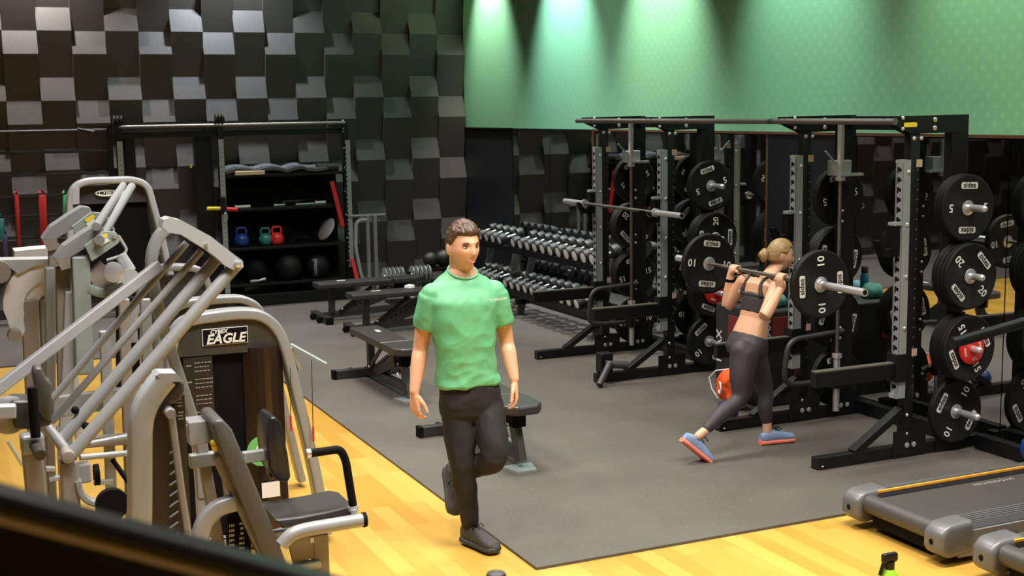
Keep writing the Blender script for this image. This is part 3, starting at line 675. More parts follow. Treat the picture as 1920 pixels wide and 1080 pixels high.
def loft(mb, rings, seg=20, p=2.0):
    """rings: (centre, side half-axis vector, depth half-axis vector); superellipse exponent p"""
    V = []
    for c, a, b in rings:
        c = Vector(c); a = Vector(a); b = Vector(b)
        for k in range(seg):
            t = 2*PI*k/seg; ct, st = math.cos(t), math.sin(t)
            V.append(c + a*(math.copysign(abs(ct)**(2/p), ct)) + b*(math.copysign(abs(st)**(2/p), st)))
    n = len(rings)
    Fs = [(i*seg+k, i*seg+(k+1) % seg, (i+1)*seg+(k+1) % seg, (i+1)*seg+k) for i in range(n-1) for k in range(seg)]
    Fs.append(tuple(reversed(range(seg)))); Fs.append(tuple((n-1)*seg+k for k in range(seg)))
    return mb.add(V, Fs, True)
def smooth_rings(rings, n=40):
    A_ = [Vector(r[0]) for r in rings]; B_ = [Vector(r[1]) for r in rings]; C_ = [Vector(r[2]) for r in rings]
    return [(cr(A_, i/n), cr(B_, i/n), cr(C_, i/n)) for i in range(n+1)]
def cr(P, t):
    """Catmull-Rom through P (floats or vectors)"""
    n = len(P)-1; x = min(max(t, 0), 1)*n; i = min(int(x), n-1); u = x-i
    p0, p1, p2, p3 = P[max(i-1, 0)], P[i], P[i+1], P[min(i+2, n)]
    return (p1*2+(p2-p0)*u+(p0*2-p1*5+p2*4-p3)*u*u+(p1*3-p0-p2*3+p3)*u*u*u)*.5
def limb(mb, pts, rad, n=18, seg=16):
    P = [Vector(p) for p in pts]
    path = [cr(P, i/n) for i in range(n+1)]; R = [cr([float(r) for r in rad], i/n) for i in range(n+1)]
    mb.tube(path, R, seg); mb.ball(path[0], R[0]*.995, 14, 8); mb.ball(path[-1], R[-1]*.995, 14, 8)
def baked(mb, name, m, parent, voxel, smooth=3, disp=None, factor=.5):
    me = bpy.data.meshes.new('t'); me.from_pydata(mb.v, [], mb.f)
    bm = bmesh.new(); bm.from_mesh(me); bmesh.ops.recalc_face_normals(bm, faces=bm.faces); bm.to_mesh(me); bm.free()
    o = bpy.data.objects.new('t', me); C.objects.link(o)
    r = o.modifiers.new('r', 'REMESH'); r.mode = 'VOXEL'; r.voxel_size = voxel
    if smooth: s = o.modifiers.new('s', 'SMOOTH'); s.iterations = smooth; s.factor = factor
    dg = bpy.context.evaluated_depsgraph_get(); me2 = bpy.data.meshes.new_from_object(o.evaluated_get(dg))
    bpy.data.objects.remove(o)
    if disp:
        nr = [v.normal.copy() for v in me2.vertices]
        for v, nn in zip(me2.vertices, nr): v.co += nn*disp(v.co)
    me2.polygons.foreach_set('use_smooth', [True]*len(me2.polygons)); me2.materials.clear(); me2.materials.append(m)
    o = bpy.data.objects.new(name, me2); C.objects.link(o)
    if parent: wparent(o, parent)
    return o
def frame(c, fwd, up):
    f = Vector(fwd).normalized(); u = Vector(up); s = f.cross(u).normalized(); u = s.cross(f).normalized()
    return Matrix(((s.x, f.x, u.x, c[0]), (s.y, f.y, u.y, c[1]), (s.z, f.z, u.z, c[2]), (0, 0, 0, 1)))   # x = right, y = forward, z = up
def G(x, s): return math.exp(-(x/s)**2)
def headpt(d, fem=False):
    x, y, z = d.x*.074, d.y*.096, d.z*.118
    s = max(0, -d.z)
    x *= 1-.22*s**1.5 - (.08*s if fem else 0)
    if y > 0: y *= 1+.05*s
    else: y *= 1-.45*s
    if d.y > 0:
        q = d.y
        y += q*( (.018 if fem else .024)*G(x, .0105)*(G(z+.028, .017)) + .012*G(x, .009)*G(z+.002, .02)
            - .012*(G(x-.031, .016)+G(x+.031, .016))*G(z-.006, .012) + .006*G(z-.028, .010)*G(x, .05)
            + .007*G(x, .024)*G(z+.060, .011) - .004*G(x, .022)*G(z+.0605, .0025) + .009*G(x, .024)*G(z+.1, .016) - .003*G(x, .02)*G(z+.078, .008))
        y -= .006*q*G(abs(x)-.055, .02)*max(0, -z/.1)
    x += math.copysign(1, x)*.004*G(z+.022, .022)*G(abs(x)-.05, .03)
    return Vector((x, y, z))
def sph(fn, seg=72, rings=56):
    V = []
    for i in range(rings+1):
        t = PI*i/rings
        for k in range(seg):
            a = 2*PI*k/seg; V.append(fn(Vector((math.sin(t)*math.cos(a), math.sin(t)*math.sin(a), math.cos(t)))))
    Fs = [(i*seg+k, (i+1)*seg+k, (i+1)*seg+(k+1) % seg, i*seg+(k+1) % seg) for i in range(rings) for k in range(seg)]
    return V, Fs
def add_head(mb, Mh, fem=False, s=1.0):
    V, Fs = sph(lambda d: Mh @ (headpt(d, fem)*s)); mb.add(V, Fs, True)
    for sd in (-1, 1):
        R3 = Mh.to_3x3() @ Matrix.Rotation(sd*.35, 3, 'Z')
        mb.ball(Mh @ (Vector((sd*.074, -.008, -.008))*s), s, 14, 10, (.013, .021, .034), R3)
def face_parts(body, Mh, s=1.0, brow=None, fem=False):
    par = body.parent
    def put(mb, name, m):
        mb.v = [tuple(Mh @ (Vector(v)*s)) for v in mb.v]; o = mb.build(name, m); o.parent = body; o.matrix_parent_inverse = body.matrix_parent_inverse.copy(); 
        o.matrix_parent_inverse = (body.matrix_parent_inverse @ body.matrix_basis).inverted() if False else Matrix.Identity(4)
        o.parent = body.parent; o.matrix_parent_inverse = Matrix.Translation(-body.parent.location); return o
    for sd in (-1, 1):
        mb = MB(); mb.ball((sd*.031, .0745, .006), .0125, 16, 10, (1, .85, .72)); put(mb, 'eye', EYEW)
        mb = MB(); mb.ball((sd*.031+.0005, .0815, .0055), .0058, 12, 8); put(mb, 'iris', IRIS)
        mb = MB(); mb.tube([(sd*.015, .0905, .0225), (sd*.028, .0895, .0275), (sd*.042, .0835, .0265), (sd*.05, .076, .0215)], [.0032, .0042, .0036, .0015], 8); put(mb, 'eyebrow', brow)
        mb = MB(); mb.tube([(sd*.018, .0815, .012), (sd*.031, .0865, .0155), (sd*.044, .079, .011)], [.0015, .0022, .0015], 6); put(mb, 'eyelid', brow)
    mb = MB(); mb.tube([(-.024, .083, -.0585), (-.012, .0945, -.0565), (0, .0975, -.0575), (.012, .0945, -.0565), (.024, .083, -.0585)], [.001, .0035, .0036, .0035, .001], 8)
    mb.tube([(-.022, .083, -.0615), (-.011, .0945, -.066), (0, .0975, -.0672), (.011, .0945, -.066), (.022, .083, -.0615)], [.001, .0038, .0046, .0038, .001], 8); put(mb, 'lips', LIP)
def hand(mb, wrist, d, pn, th, curl=.35, s=1.0, grip=0):
    """d: direction of the fingers, pn: palm normal, th: direction towards the thumb side"""
    d = Vector(d).normalized(); pn = Vector(pn); pn = (pn-d*pn.dot(d)).normalized(); t = Vector(th); t = (t-d*t.dot(d)-pn*t.dot(pn)).normalized()
    W = Vector(wrist)
    loft(mb, [(W-d*.02*s, t*.026*s, pn*.02*s), (W+d*.015*s, t*.03*s, pn*.019*s), (W+d*.05*s, t*.04*s, pn*.016*s), (W+d*.085*s, t*.041*s, pn*.013*s), (W+d*.1*s, t*.036*s, pn*.009*s)], 18, 2.6)
    for k, (off, L, r) in enumerate(((.030, .074, .0088), (.010, .082, .009), (-.011, .075, .0086), (-.030, .058, .0076))):
        base = W+d*(.082-.004*abs(k-1))*s+t*off*s; c = curl*(1+.12*k); dirv = (d+t*(off*1.2)).normalized(); P = [base-d*.02*s, base]; ang = c*.5
        cur = base
        for seg_, fr in enumerate((.46, .3, .24)):
            v = dirv*math.cos(ang)+pn*math.sin(ang); cur = cur+v*L*fr*s; P.append(cur); ang += c*(1.1 if seg_ == 0 else .8)
        mb.tube(P, [r*s, r*1.05*s, r*s, r*.92*s, r*.8*s], 10); mb.ball(P[-1], r*.8*s, 10, 6)
        mb.ball(P[2], r*1.04*s, 10, 6)
    b = W+d*.022*s+t*.024*s+pn*.006*s; v1 = (t*.75+d*.72+pn*.3).normalized(); v2 = (t*.25+d*.95+pn*(.25+grip)).normalized()
    mb.tube([b-d*.01*s, b+v1*.018*s, b+v1*.042*s, b+v1*.042*s+v2*.03*s, b+v1*.042*s+v2*.05*s], [.016*s, .0155*s, .011*s, .0102*s, .0082*s], 10); mb.ball(b+v1*.042*s+v2*.05*s, .0082*s, 10, 6)
def shoe(parent, heel, fwd, up, L=.285, upper=SHOEK, sole=SOLEK, lace=BLKM, s=1.0, tip=.0, hs=1.0):
    """heel: point on the ground under the heel's back end"""
    Mf = frame(heel, fwd, up)
    tr_ = lambda mb: [tuple(Mf @ Vector(v)) for v in mb.v]
    X = [0, .04, .1, .16, .21, .26, L-.012, L]; Wd = [.022, .034, .036, .041, .048, .045, .03, .012]; Hh = [.085, .1, .098, .082, .06, .045, .033, .02]
    mb = MB(); rg = []
    for i in range(25):
        t = i/24; x = cr([float(a) for a in X], t); w_ = cr(Wd, t); h = cr(Hh, t)*(1-(1-hs)*max(0, 1-t*1.4))
        rg.append(((0, x, .018+h/2-.005), (w_, 0, 0), (0, 0, h/2)))
    loft(mb, rg, 20, 2.5); mb.v = tr_(mb); u = mb.build('shoe_upper', upper); wparent(u, parent)
    mb = MB(); rg = []
    for i in range(25):
        t = i/24; x = cr([float(a) for a in X], t)*1.02-.004; w_ = cr(Wd, t)+.006
        rg.append(((0, x, .015), (w_, 0, 0), (0, 0, .016 if t < .95 else .010)))
    loft(mb, rg, 20, 3.5); mb.v = tr_(mb); so = mb.build('shoe_sole', sole); wparent(so, parent)
    mb = MB()
    for k in range(4):
        y = .115+.02*k; z = .112-.0105*k-.002; mb.tube([(-.022, y, z-.012), (0, y+.004, z+.002), (.022, y, z-.012)], .0036, 6)
    mb.tube([(0, .11, .11), (.03, .12, .125), (.05, .14, .11)], .004, 6); mb.tube([(0, .11, .11), (-.03, .12, .125), (-.04, .135, .105)], .0028, 6)
    mb.v = tr_(mb); l = mb.build('shoelaces', lace); wparent(l, parent)
def wr(co, sc_, amp, seed=0, st=(1, 1, 1)):
    q = Vector((co.x*st[0], co.y*st[1], co.z*st[2]))*sc_+Vector((seed, seed*2, 0)); return amp*(1-2*abs(noise.noise(q)))

# ---- the man
YM = 6.42
A = lambda px, py, dy=0: at(px, py, YM+dy)
man = thing('person', 'man in a green T-shirt and black trousers walking towards the lower right', 'person', (2.6, 6.42, 0))
F = Vector((-.03, -1, 0)).normalized(); Lf = Vector((-F.y, F.x, 0)); UP = Vector((0, 0, 1))
pel = A(881, 742); wst = A(874, 680); chs = A(868, 600); shc = A(868, 541); nb = A(866, 508, .03); hd = A(868, 462, -.02)
J = dict(rs=A(806, 551, .02), re=A(789, 650, .1), rw=A(777, 733, .04), ls=A(931, 545, 0), le=A(949, 640, .03), lw=A(964, 710, -.06),
         rh=A(858, 750, .02), rk=A(866, 868, -.04), ra=A(881, 985, .0), lh=A(908, 748, .02), lk=A(926, 858, -.16), la=A(849, 893, .22))
mb = MB()
Fh = (Vector((.16, -.985, 0))).normalized(); Mh = frame(hd, Fh+Vector((0, 0, -.04)), Vector((.02, 0, 1)))
add_head(mb, Mh, s=1.08)
hn = hd+Vector((0, 0, -.07))-Fh*.025
loft(mb, [(hn+UP*.04, Lf*.06, F*.06), (hn, Lf*.062, F*.062), (nb+UP*.02, Lf*.067, F*.068), (nb-UP*.03, Lf*.09, F*.078), (nb-UP*.07, Lf*.13, F*.085)], 20)
loft(mb, [(shc+UP*.0, Lf*.13, F*.07), (shc-UP*.05, Lf*.165, F*.09), (chs, Lf*.16, F*.105), (wst, Lf*.135, F*.09), (pel, Lf*.15, F*.1), (pel-UP*.08, Lf*.12, F*.09)], 24, 2.3)
limb(mb, [J['rs'], (J['rs']+J['re'])/2-Lf*.004, J['re'], J['re']*.65+J['rw']*.35, J['rw']], [.048, .047, .042, .043, .028])
limb(mb, [J['ls'], (J['ls']+J['le'])/2+Lf*.004, J['le'], J['le']*.65+J['lw']*.35, J['lw']], [.048, .047, .042, .043, .028])
hand(mb, J['rw']-UP*.02, Vector((.02, -.05, -1)), Lf*.8-F*.3, F, .55)
hand(mb, J['lw']-UP*.02, Vector((.08, -.12, -1)), -Lf*.75-F*.3, F*.8-Lf*.5, .5)
limb(mb, [J['rh'], J['rk'], J['ra']], [.075, .045, .032]); limb(mb, [J['lh'], J['lk'], J['la']], [.075, .045, .032])
body = baked(mb, 'body', SKIN, man, .0042, 2)
face_parts(body, Mh, 1.08, HAIRM)
# hair
def hair_m(d):
    p = headpt(Vector(d)) if False else Vector((d.x*.0775, d.y*.097, d.z*.118))
    line = .62-.95*d.y if d.y > 0 else .62-.95*d.y       # hairline rises to the front
    v = d.z - (.47 if d.y > .45 else (-.12 if d.y < -.1 else -.12+.59*((d.y+.1)/.55)**1.4))
    side = abs(d.x)
    if -.25 < d.y < .12 and side > .8 and d.z < .12: v = min(v, d.z-.1)
    k = max(0, min(1, v/.12)); k = k*k*(3-2*k)
    thick = .009+.022*max(0, d.z)*(.55+.45*max(0, d.y))+.006*noise.noise(Vector((d.x*9, d.y*3, d.z*9)))
    n_ = .0035*noise.noise(Vector((d.x*26, d.y*6+d.x*4, d.z*14)))
    q = Vector((d.x*.074, d.y*.096, d.z*.118))
    return Mh @ ((q + d.normalized()*((thick+n_)*k - .012*(1-k)))*1.08)
mb = MB(); V, Fs = sph(hair_m, 96, 72); mb.add(V, Fs, True); wparent(mb.build('hair', HAIRM), man)
# T-shirt
mb = MB()
def ring(c, w_, d_, off=0): return (c+F*off, Lf*w_, F*d_)
loft(mb, smooth_rings([(nb-UP*.0+F*.012, Lf*.08, F*.078-UP*.034), (nb-UP*.02+F*.012, Lf*.108, F*.087-UP*.028), (nb-UP*.042+F*.008, Lf*.145, F*.096-UP*.02), (nb-UP*.075+F*.004, Lf*.185, F*.108-UP*.01), ring(shc-UP*.055, .202, .118), ring(shc-UP*.1, .198, .125), ring(chs-UP*.01, .187, .128), ring(chs*.5+wst*.5, .174, .124), ring(wst+UP*.02, .167, .118), ring(wst-UP*.06, .168, .116), ring(A(877, 708), .178, .12), ring(A(878, 722), .184, .125)], 60), 36, 2.25)
for a, b, sg in ((J['rs'], J['re'], -1), (J['ls'], J['le'], 1)):
    e = a+(b-a)*.62
    n = 8; rg = []
    dv = (e-a).normalized(); sv = dv.cross(F).normalized()
    for i in range(n+1):
        t = i/n; r = .071+.003*t
        if i == 0: r = .068
        rg.append((a-UP*.004+dv*((e-a).length*t)-Lf*sg*.006, sv*r, (dv.cross(sv))*r*1.02))
    mb.ball(a-Lf*sg*.014-UP*.002, .066, 16, 10)
    loft(mb, rg, 18)
def shirt_wr(co):
    h = (co.z-pel.z)/(shc.z-pel.z); k = max(.12, min(1, 1.15-h))
    u = (co-pel).dot(Lf)
    q = Vector((u*5+co.z*6.5, co.y*3, co.z*5-u*3))
    a = (.5-abs(noise.noise(q+Vector((1, 3, 2)))))*.02*k
    q2 = Vector((u*9-co.z*5, co.y*4, co.z*11)); a += (.4-abs(noise.noise(q2)))*.012*k
    if h < .12: a -= .004
    return a+noise.noise(co*22)*.0025-.005
sh = baked(mb, 't_shirt', SHIRT, man, .0065, 8, shirt_wr)
# collar and hem bands
mb = MB(); cpts = [nb+UP*(.001-.034*math.cos(t))+F*(.077*math.cos(t)+.012)+Lf*(.08*math.sin(t)) for t in [2*PI*k/40 for k in range(40)]]
mb.tube(cpts, .0058, 8, closed=True); wparent(mb.build('collar', SHIRT), man)
t = text_mesh('TECHNOGYM', .02, WHITE, 'chest_print', man, .001); pc = A(907, 557); 
nrm_ = (F*.95+Lf*.25).normalized(); ang = math.atan2(nrm_.x, -nrm_.y)
t.matrix_basis = Matrix.Translation(pc-man.location+nrm_*.128) @ Matrix.Rotation(ang, 4, 'Z')
# trousers
mb = MB()
loft(mb, [ring(A(878, 716), .16, .108), ring(pel+UP*.02, .168, .112), ring(pel-UP*.04, .172, .115), ring(pel-UP*.09, .165, .11), ring(pel-UP*.13, .13, .09)], 26, 2.3)
limb(mb, [J['rh'], J['rh']*.5+J['rk']*.5, J['rk'], J['rk']*.6+J['ra']*.4, J['ra']+UP*.02], [.093, .088, .07, .063, .046], 24)
limb(mb, [J['lh'], J['lh']*.5+J['lk']*.5+F*.02, J['lk']+F*.0, J['lk']*.6+J['la']*.4, J['la']+(J['lk']-J['la'])*.06], [.093, .09, .07, .062, .046], 24)
def tr_wr(co): return (1-2*abs(noise.noise(Vector((co.x*8+co.z*2, co.y*8, co.z*7)))))*.007+noise.noise(co*18)*.003
baked(mb, 'trousers', TROU, man, .0075, 3, tr_wr)
mb = MB(); mb.tube([J['ra']+UP*.05, J['ra']-UP*.0], [.046, .043], 16); mb.tube([J['la']+(J['lk']-J['la'])*.12, J['la']], [.046, .043], 16); wparent(mb.build('cuffs', TROU), man)
fd = Vector((.32, -.95, 0)).normalized(); hl = Vector((J['ra'].x, J['ra'].y, 0))-fd*.06+Vector((0, 0, .0))
shoe(man, (hl.x, hl.y, .002), fd, UP)
d2 = (A(856, 958, .12)-A(842, 884, .27)); fw2 = d2.normalized()
bk = -F*.9+Vector((-.2, 0, 0)); upf = (F*.8+UP*.45)
h2 = A(838, 880, .3)
shoe(man, h2, fw2, upf)

# ---- the woman
woman = thing('person', 'woman in black sports top and charcoal leggings lunging with a barbell on her shoulders', 'person', (5.1, 7.38, 0))
D = lambda px, py, y: at(px, py, y)
hd = D(1463, 479, 7.46); nb = D(1442, 519, 7.43); ls = D(1395, 528, 7.62); rs = D(1459, 535, 7.24)
F = Vector((.95, .1, -.1)).normalized(); Rt = F.cross(UP).normalized()
le = D(1364, 574, 7.74); re = D(1434, 592, 7.08)
lwp = Vector((5.17, 7.71, 1.2)); rwp = Vector((5.18, 7.12, 1.17))
wst = D(1414, 598, 7.43); pel = D(1402, 645, 7.42); chs = D(1424, 560, 7.43)
lh = D(1412, 662, 7.51); rh = D(1396, 665, 7.33); rk = D(1386, 748, 7.28); ra = D(1309, 818, 7.24); lk = D(1436, 738, 7.46); la = D(1438, 810, 7.42)
SP = (nb-pel).normalized(); FD = Rt.cross(SP).normalized()*-1
if FD.dot(F) < 0: FD = -FD
mb = MB()
Fh = Vector((.86, -.28, -.12)).normalized(); Mh = frame(hd, Fh, Vector((.05, 0, 1)))
add_head(mb, Mh, True, .93)
hn = hd-UP*.065-Fh*.02
loft(mb, [(hn+UP*.04, Rt*.05, F*.05), (hn, Rt*.052, F*.052), (nb+SP*.02, Rt*.058, F*.056), (nb-SP*.02, Rt*.085, F*.055), (nb-SP*.05, Rt*.11, F*.06)], 18)
def wring(c, w_, d_, off=0): return (c+FD*off, Rt*w_, FD*d_)
loft(mb, [wring((ls+rs)/2+SP*.03, .13, .055), wring((ls+rs)/2-SP*.02, .165, .075), wring(chs, .145, .09), wring(chs*.5+wst*.5, .13, .085), wring(wst, .122, .08), wring(wst*.5+pel*.5, .14, .095), wring(pel, .155, .105), wring(pel-SP*.07, .13, .1)], 26, 2.2)
limb(mb, [ls, ls*.5+le*.5, le, le*.7+lwp*.3, lwp], [.056, .048, .041, .041, .026]); limb(mb, [rs, rs*.5+re*.5, re, re*.7+rwp*.3, rwp], [.056, .049, .042, .042, .026])
mb.ball(ls-Rt*-.0, .052, 16, 10); mb.ball(rs, .052, 16, 10)
# hands gripping the bar
barc = Vector((5.2, 0, 1.245))
def grip(wp, y, sy):
    """fist around the bar (bar along Y)"""
    W = Vector((5.2, y, 1.245)); pc = W+Vector((-.03, 0, -.012))
    loft(mb, [(wp, Vector((0, .024, 0)), Vector((.018, 0, .005))), (wp*.5+pc*.5, Vector((0, .034, 0)), Vector((.019, 0, .0))), (pc, Vector((0, .04, 0)), Vector((.017, 0, 0))), (pc+Vector((.004, 0, .02)), Vector((0, .037, 0)), Vector((.014, 0, 0)))], 16, 2.5)
    for k in range(4):
        yy = y+sy*(.03-.02*k); P = []
        for a in (200, 150, 100, 50, 0, -50): P.append(W+Vector((math.cos(math.radians(a))*.0245, yy-y, math.sin(math.radians(a))*.0245)))
        mb.tube(P, [.0095, .0095, .0092, .009, .0085, .007], 10); mb.ball(P[-1], .007, 8, 6)
    P = [W+Vector((math.cos(math.radians(a))*.026, sy*.045, math.sin(math.radians(a))*.026)) for a in (205, 255, 300, 340)]
    mb.tube(P, [.012, .011, .0095, .008], 10)
grip(lwp, 7.69, -1); grip(rwp, 7.13, 1)
limb(mb, [rh, rk, ra], [.09, .046, .03]); limb(mb, [lh, lk, la], [.09, .046, .03]); 
wb = baked(mb, 'body', SKIN2, woman, .0042, 2)
face_parts(wb, Mh, .93, HAIRW, True)
def hair_w(d):
    v = d.z-(.5 if d.y > .5 else (-.42 if d.y < -.2 else -.42+.92*((d.y+.2)/.7)**1.2))
    if abs(d.x) > .8 and -.2 < d.y < .15: v = min(v, d.z-.12)
    k = max(0, min(1, v/.12)); k = k*k*(3-2*k)
    q = Vector((d.x*.074, d.y*.096, d.z*.118)); return Mh @ ((q+d*((.013+.003*noise.noise(Vector((d.x*22, d.y*4, d.z*16))))*k-.012*(1-k)))*.95)
mb = MB(); V, Fs = sph(hair_w, 84, 64); mb.add(V, Fs, True); hw = wparent(mb.build('hair', HAIRW), woman)
mb = MB(); bc = Mh @ Vector((0, -.112, -.012))
for a in range(0, 3):
    ax = Mh.to_3x3() @ Vector((0, -1, .1)); e1 = Mh.to_3x3() @ Vector((1, 0, 0)); e2 = Mh.to_3x3() @ Vector((0, 0, 1)); r = .032-.011*a
    mb.tube([bc+e1*math.cos(t)*r+e2*math.sin(t)*r+ax*(.006+.011*a) for t in [2*PI*k/20 for k in range(20)]],   .02-.002*a, 10, closed=True)
mb.ball(bc, .034, 16, 10); wparent(mb.build('hair_bun', HAIRW), woman)
# top
mb = MB()
loft(mb, [wring(chs+SP*.035, .15, .09, .004), wring(chs-SP*.02, .152, .097, .004), wring(chs*.5+wst*.5, .137, .092, .002), wring(wst+SP*.035, .131, .088)], 26, 2.2)
sm = (ls+rs)/2
for sg in (-1, 1):
    top = sm+Rt*sg*.085+SP*.055; P = [chs+Rt*sg*.1-FD*.082, chs*.45+sm*.55+Rt*sg*.086-FD*.08, sm+Rt*sg*.08-FD*.06+SP*.01, top, sm+Rt*sg*.08+FD*.07-SP*.02, chs+Rt*sg*.09+FD*.09]
    P = [cr([Vector(p) for p in P], i/16) for i in range(17)]; mb.tube(P, [.017-.005*math.sin(PI*min(1, i/14)) for i in range(17)], 12)
loft(mb, [(chs*.75+sm*.25-FD*.076, Rt*.05, FD*.012), (chs-FD*.08, Rt*.12, FD*.018)], 16)
baked(mb, 'sports_top', TOPM, woman, .006, 3)
mb = MB(); mb.tube([(0, 0, 0), (.012, 0, .006), (.014, 0, .018), (.004, 0, .02)], .002, 6); lg = D(1405, 557, 7.42)-FD*.11
mb.v = [tuple(Vector(v)+lg) for v in mb.v]; wparent(mb.build('chest_print', WHITE), woman)
# leggings
mb = MB()
loft(mb, [wring(wst*.35+pel*.65, .149, .102), wring(pel, .172, .118), wring(pel-SP*.05, .17, .122), wring(pel-SP*.1, .12, .1)], 26, 2.2)
for sg, h_ in ((1, rh), (-1, lh)): mb.ball(h_-FD*.03+SP*.015, .082, 20, 14)
def calf(k, a): return k*.62+a*.38-(F*.012)
limb(mb, [rh, rh*.5+rk*.5, rk, calf(rk, ra), ra*.8+rk*.2], [.104, .088, .059, .056, .038], 24); limb(mb, [lh, lh*.5+lk*.5, lk, calf(lk, la), la*.7+lk*.3], [.096, .082, .056, .055, .04], 24)
baked(mb, 'leggings', LEGG, woman, .007, 14, lambda co: noise.noise(co*14)*.002)
mb = MB(); wd = (le-lwp).normalized(); mb.tube([lwp+wd*.03, lwp+wd*.055], .031, 16); wparent(mb.build('wristband', BLKM), woman)
shoe(woman, (la.x-.055, la.y, .008), (1, -.06, 0), UP, .25, SHOEB, SOLEC, hs=.72)
toe = Vector((4.66, 7.24, .004)); hl = D(1277, 828, 7.26); fw = (toe-hl).normalized()
shoe(woman, hl, fw, (.75, 0, .65), min(.25, (toe-hl).length*1.0), SHOEB, SOLEC, hs=.72)
# ---------------------------------------------------------------- rig with shelves against the back wall
RY = 15.92
def AX(px, py=300): return at(px, py, RY).x
def AZ(px, py): return at(px, py, RY).z
xp = [AX(224, 262), AX(414, 260), AX(650, 300)]
rig = thing('storage_rig', 'black wall rig with pale post faces and shelves holding kettlebells and balls', 'storage rig', ((xp[1]+xp[2])/2, RY, 0))
ox = rig.location.x
for i, x in enumerate(xp):
    MB().box((x-ox, .05, 1.14), (.075, .075, 2.28), None, .004).build('post', BLK, rig)
    z0, z1 = (.02, 2.1) if i < 2 else (.42, 2.05)
    mb = MB().box((x-ox+(.0 if i < 2 else .02), .008, (z0+z1)/2), (.062, .012, z1-z0)); mb.cur = 1
    for k in range(34):
        z = z0+.06+k*.058
        if z < z1-.03: mb.lathe([(.008 if i < 2 else .013, .003), (.008 if i < 2 else .013, -.001)], (x-ox-(.0 if i < 2 else .012), .0015, z), 'y', 8)
    mb.build('post_face', [ZINC, mat_hole if i < 2 else BLKM], rig)
    MB().box((x-ox, .22, 2.22), (.07, .4, .08)).build('top_beam', BLK, rig)
    if i < 2:
        for k in range(3):
            MB().lathe([(.001, -.008), (.05, -.01), (.04, 0), (.05, .01), (.001, .008)], (x-ox-.05+.04*k, .0, 2.36), 'x', 16).build('pulley', DARKGREY, rig)
        MB().box((x-ox, .03, 2.32), (.12, .04, .1)).build('pulley_bracket', BLK, rig)
for (a, b) in ((0, 1), (1, 2)):
    MB().tube([(xp[a]-ox, .02, 2.27), (xp[b]-ox, .02, 2.27)], .022, 10).build('top_bar', KNURL, rig)
    MB().box(((xp[a]+xp[b])/2-ox, .1, 2.17), (xp[b]-xp[a], .05, .07)).build('cross_beam', BLK, rig)
MB().box(((xp[1]+xp[2])/2-ox, .12, .08), (xp[2]-xp[1]-.06, .3, .14), None, .004).build('base_shelf', BLK, rig)
sx = (xp[1]+xp[2])/2-ox; sw = xp[2]-xp[1]-.09
SZ = [AZ(500, 329), AZ(500, 392), AZ(500, 465), AZ(500, 533)]
for z in SZ: 
    MB().box((sx, .2, z), (sw, .36, .035), None, .003).build('shelf', BLK, rig)
MB().box((sx, .365, .95), (sw, .012, 1.5)).build('back_panel', BLKM, rig)
# cable columns in the middle bay
for k, (pxa, pxb) in enumerate(((237, 258), (370, 402))):
    xa, xb = AX(pxa), AX(pxb); o = MB().box(((xa+xb)/2-ox, .2, 1.1), (xb-xa, .14, 2.2), None, .01).build('cable_column', BLK, rig)
    tag(MB().prism([(xa-.06-ox+a[0], .12, 1.78+a[2]) for a in pill(.03, .05)], (0, -.003, 0)).build('yellow_sticker', YEL, rig), 'small yellow sticker') if k else None
MB().box((.5*(AX(258)+AX(370))-ox, .2, .1), (AX(370)-AX(258), .14, .12)).build('column_base', BLK, rig)
# lower beam to the right + bolts
mb = None
for zz in (2.3, 2.27, 2.2, 2.16, 1.95, 1.7, 1.4, 1.1, .8, .5):
    o = MB(); bolt(o, (xp[2]-ox-.03, .01, zz), r=.01); o.build('bolt', CHR, rig)
# climbing ladder frame on the left
lad = thing('ladder_frame', 'black frame of horizontal bars with coloured exercise bands hanging from it', 'ladder frame', (AX(100), RY, 0))
lx0, lx1 = AX(-60), AX(212)
for z in (2.24, AZ(100, 285), AZ(100, 327), AZ(100, 367), AZ(100, 403), AZ(60, 445)):
    MB().tube([(lx0-lad.location.x, .05, z), (lx1-lad.location.x, .05, z)], .018, 8).build('bar', DARKGREY, lad)
for x in (lx0, lx1-.02): MB().box((x-lad.location.x, .06, 1.15), (.06, .08, 2.3)).build('post', BLK, lad)
MB().tube([(AX(150)-lad.location.x, .0, 2.26), (AX(178)-lad.location.x, -.12, 2.22)], .014, 8).build('hook_bar', DARKGREY, lad)
def band(px0, px1, pyt, pyb, m, lab, wd):
    a = at(px0, pyt, RY-.02); b = at(px1, pyb, RY-.06); c = (a+b)/2
    root = MB(); root.beam(a, b, wd, .012, (0, 1, 0), .003); root.beam(a+Vector((.02, .02, 0)), b+Vector((.015, .02, 0)), wd*.6, .01, (0, 1, 0), .002); root.tube([a+Vector((-wd/2, 0, .02)), a+Vector((0, .07, .055)), a+Vector((wd/2, .1, .0))], .012, 8)
    o = root.build('exercise_band', m); return tag(o, lab, 'exercise band')
BANDR = mat('red_latex', (.5, .012, .015), .45)
band(30, 36, 366, 470, BANDR, 'narrow red exercise band hanging at the far left of the ladder frame', .03)
band(79, 84, 366, 470, BANDR, 'wide red exercise band hanging on the ladder frame', .08)
band(121, 121, 366, 430, GRN, 'green exercise band hanging beside the pulldown machine', .035)
band(2, 2, 410, 450, TEAL, 'teal exercise band at the left edge of the picture', .05)
band(8, 12, 440, 520, mat('violet_latex', (.06, .04, .12), .5), 'dark violet exercise band below the teal one', .04)
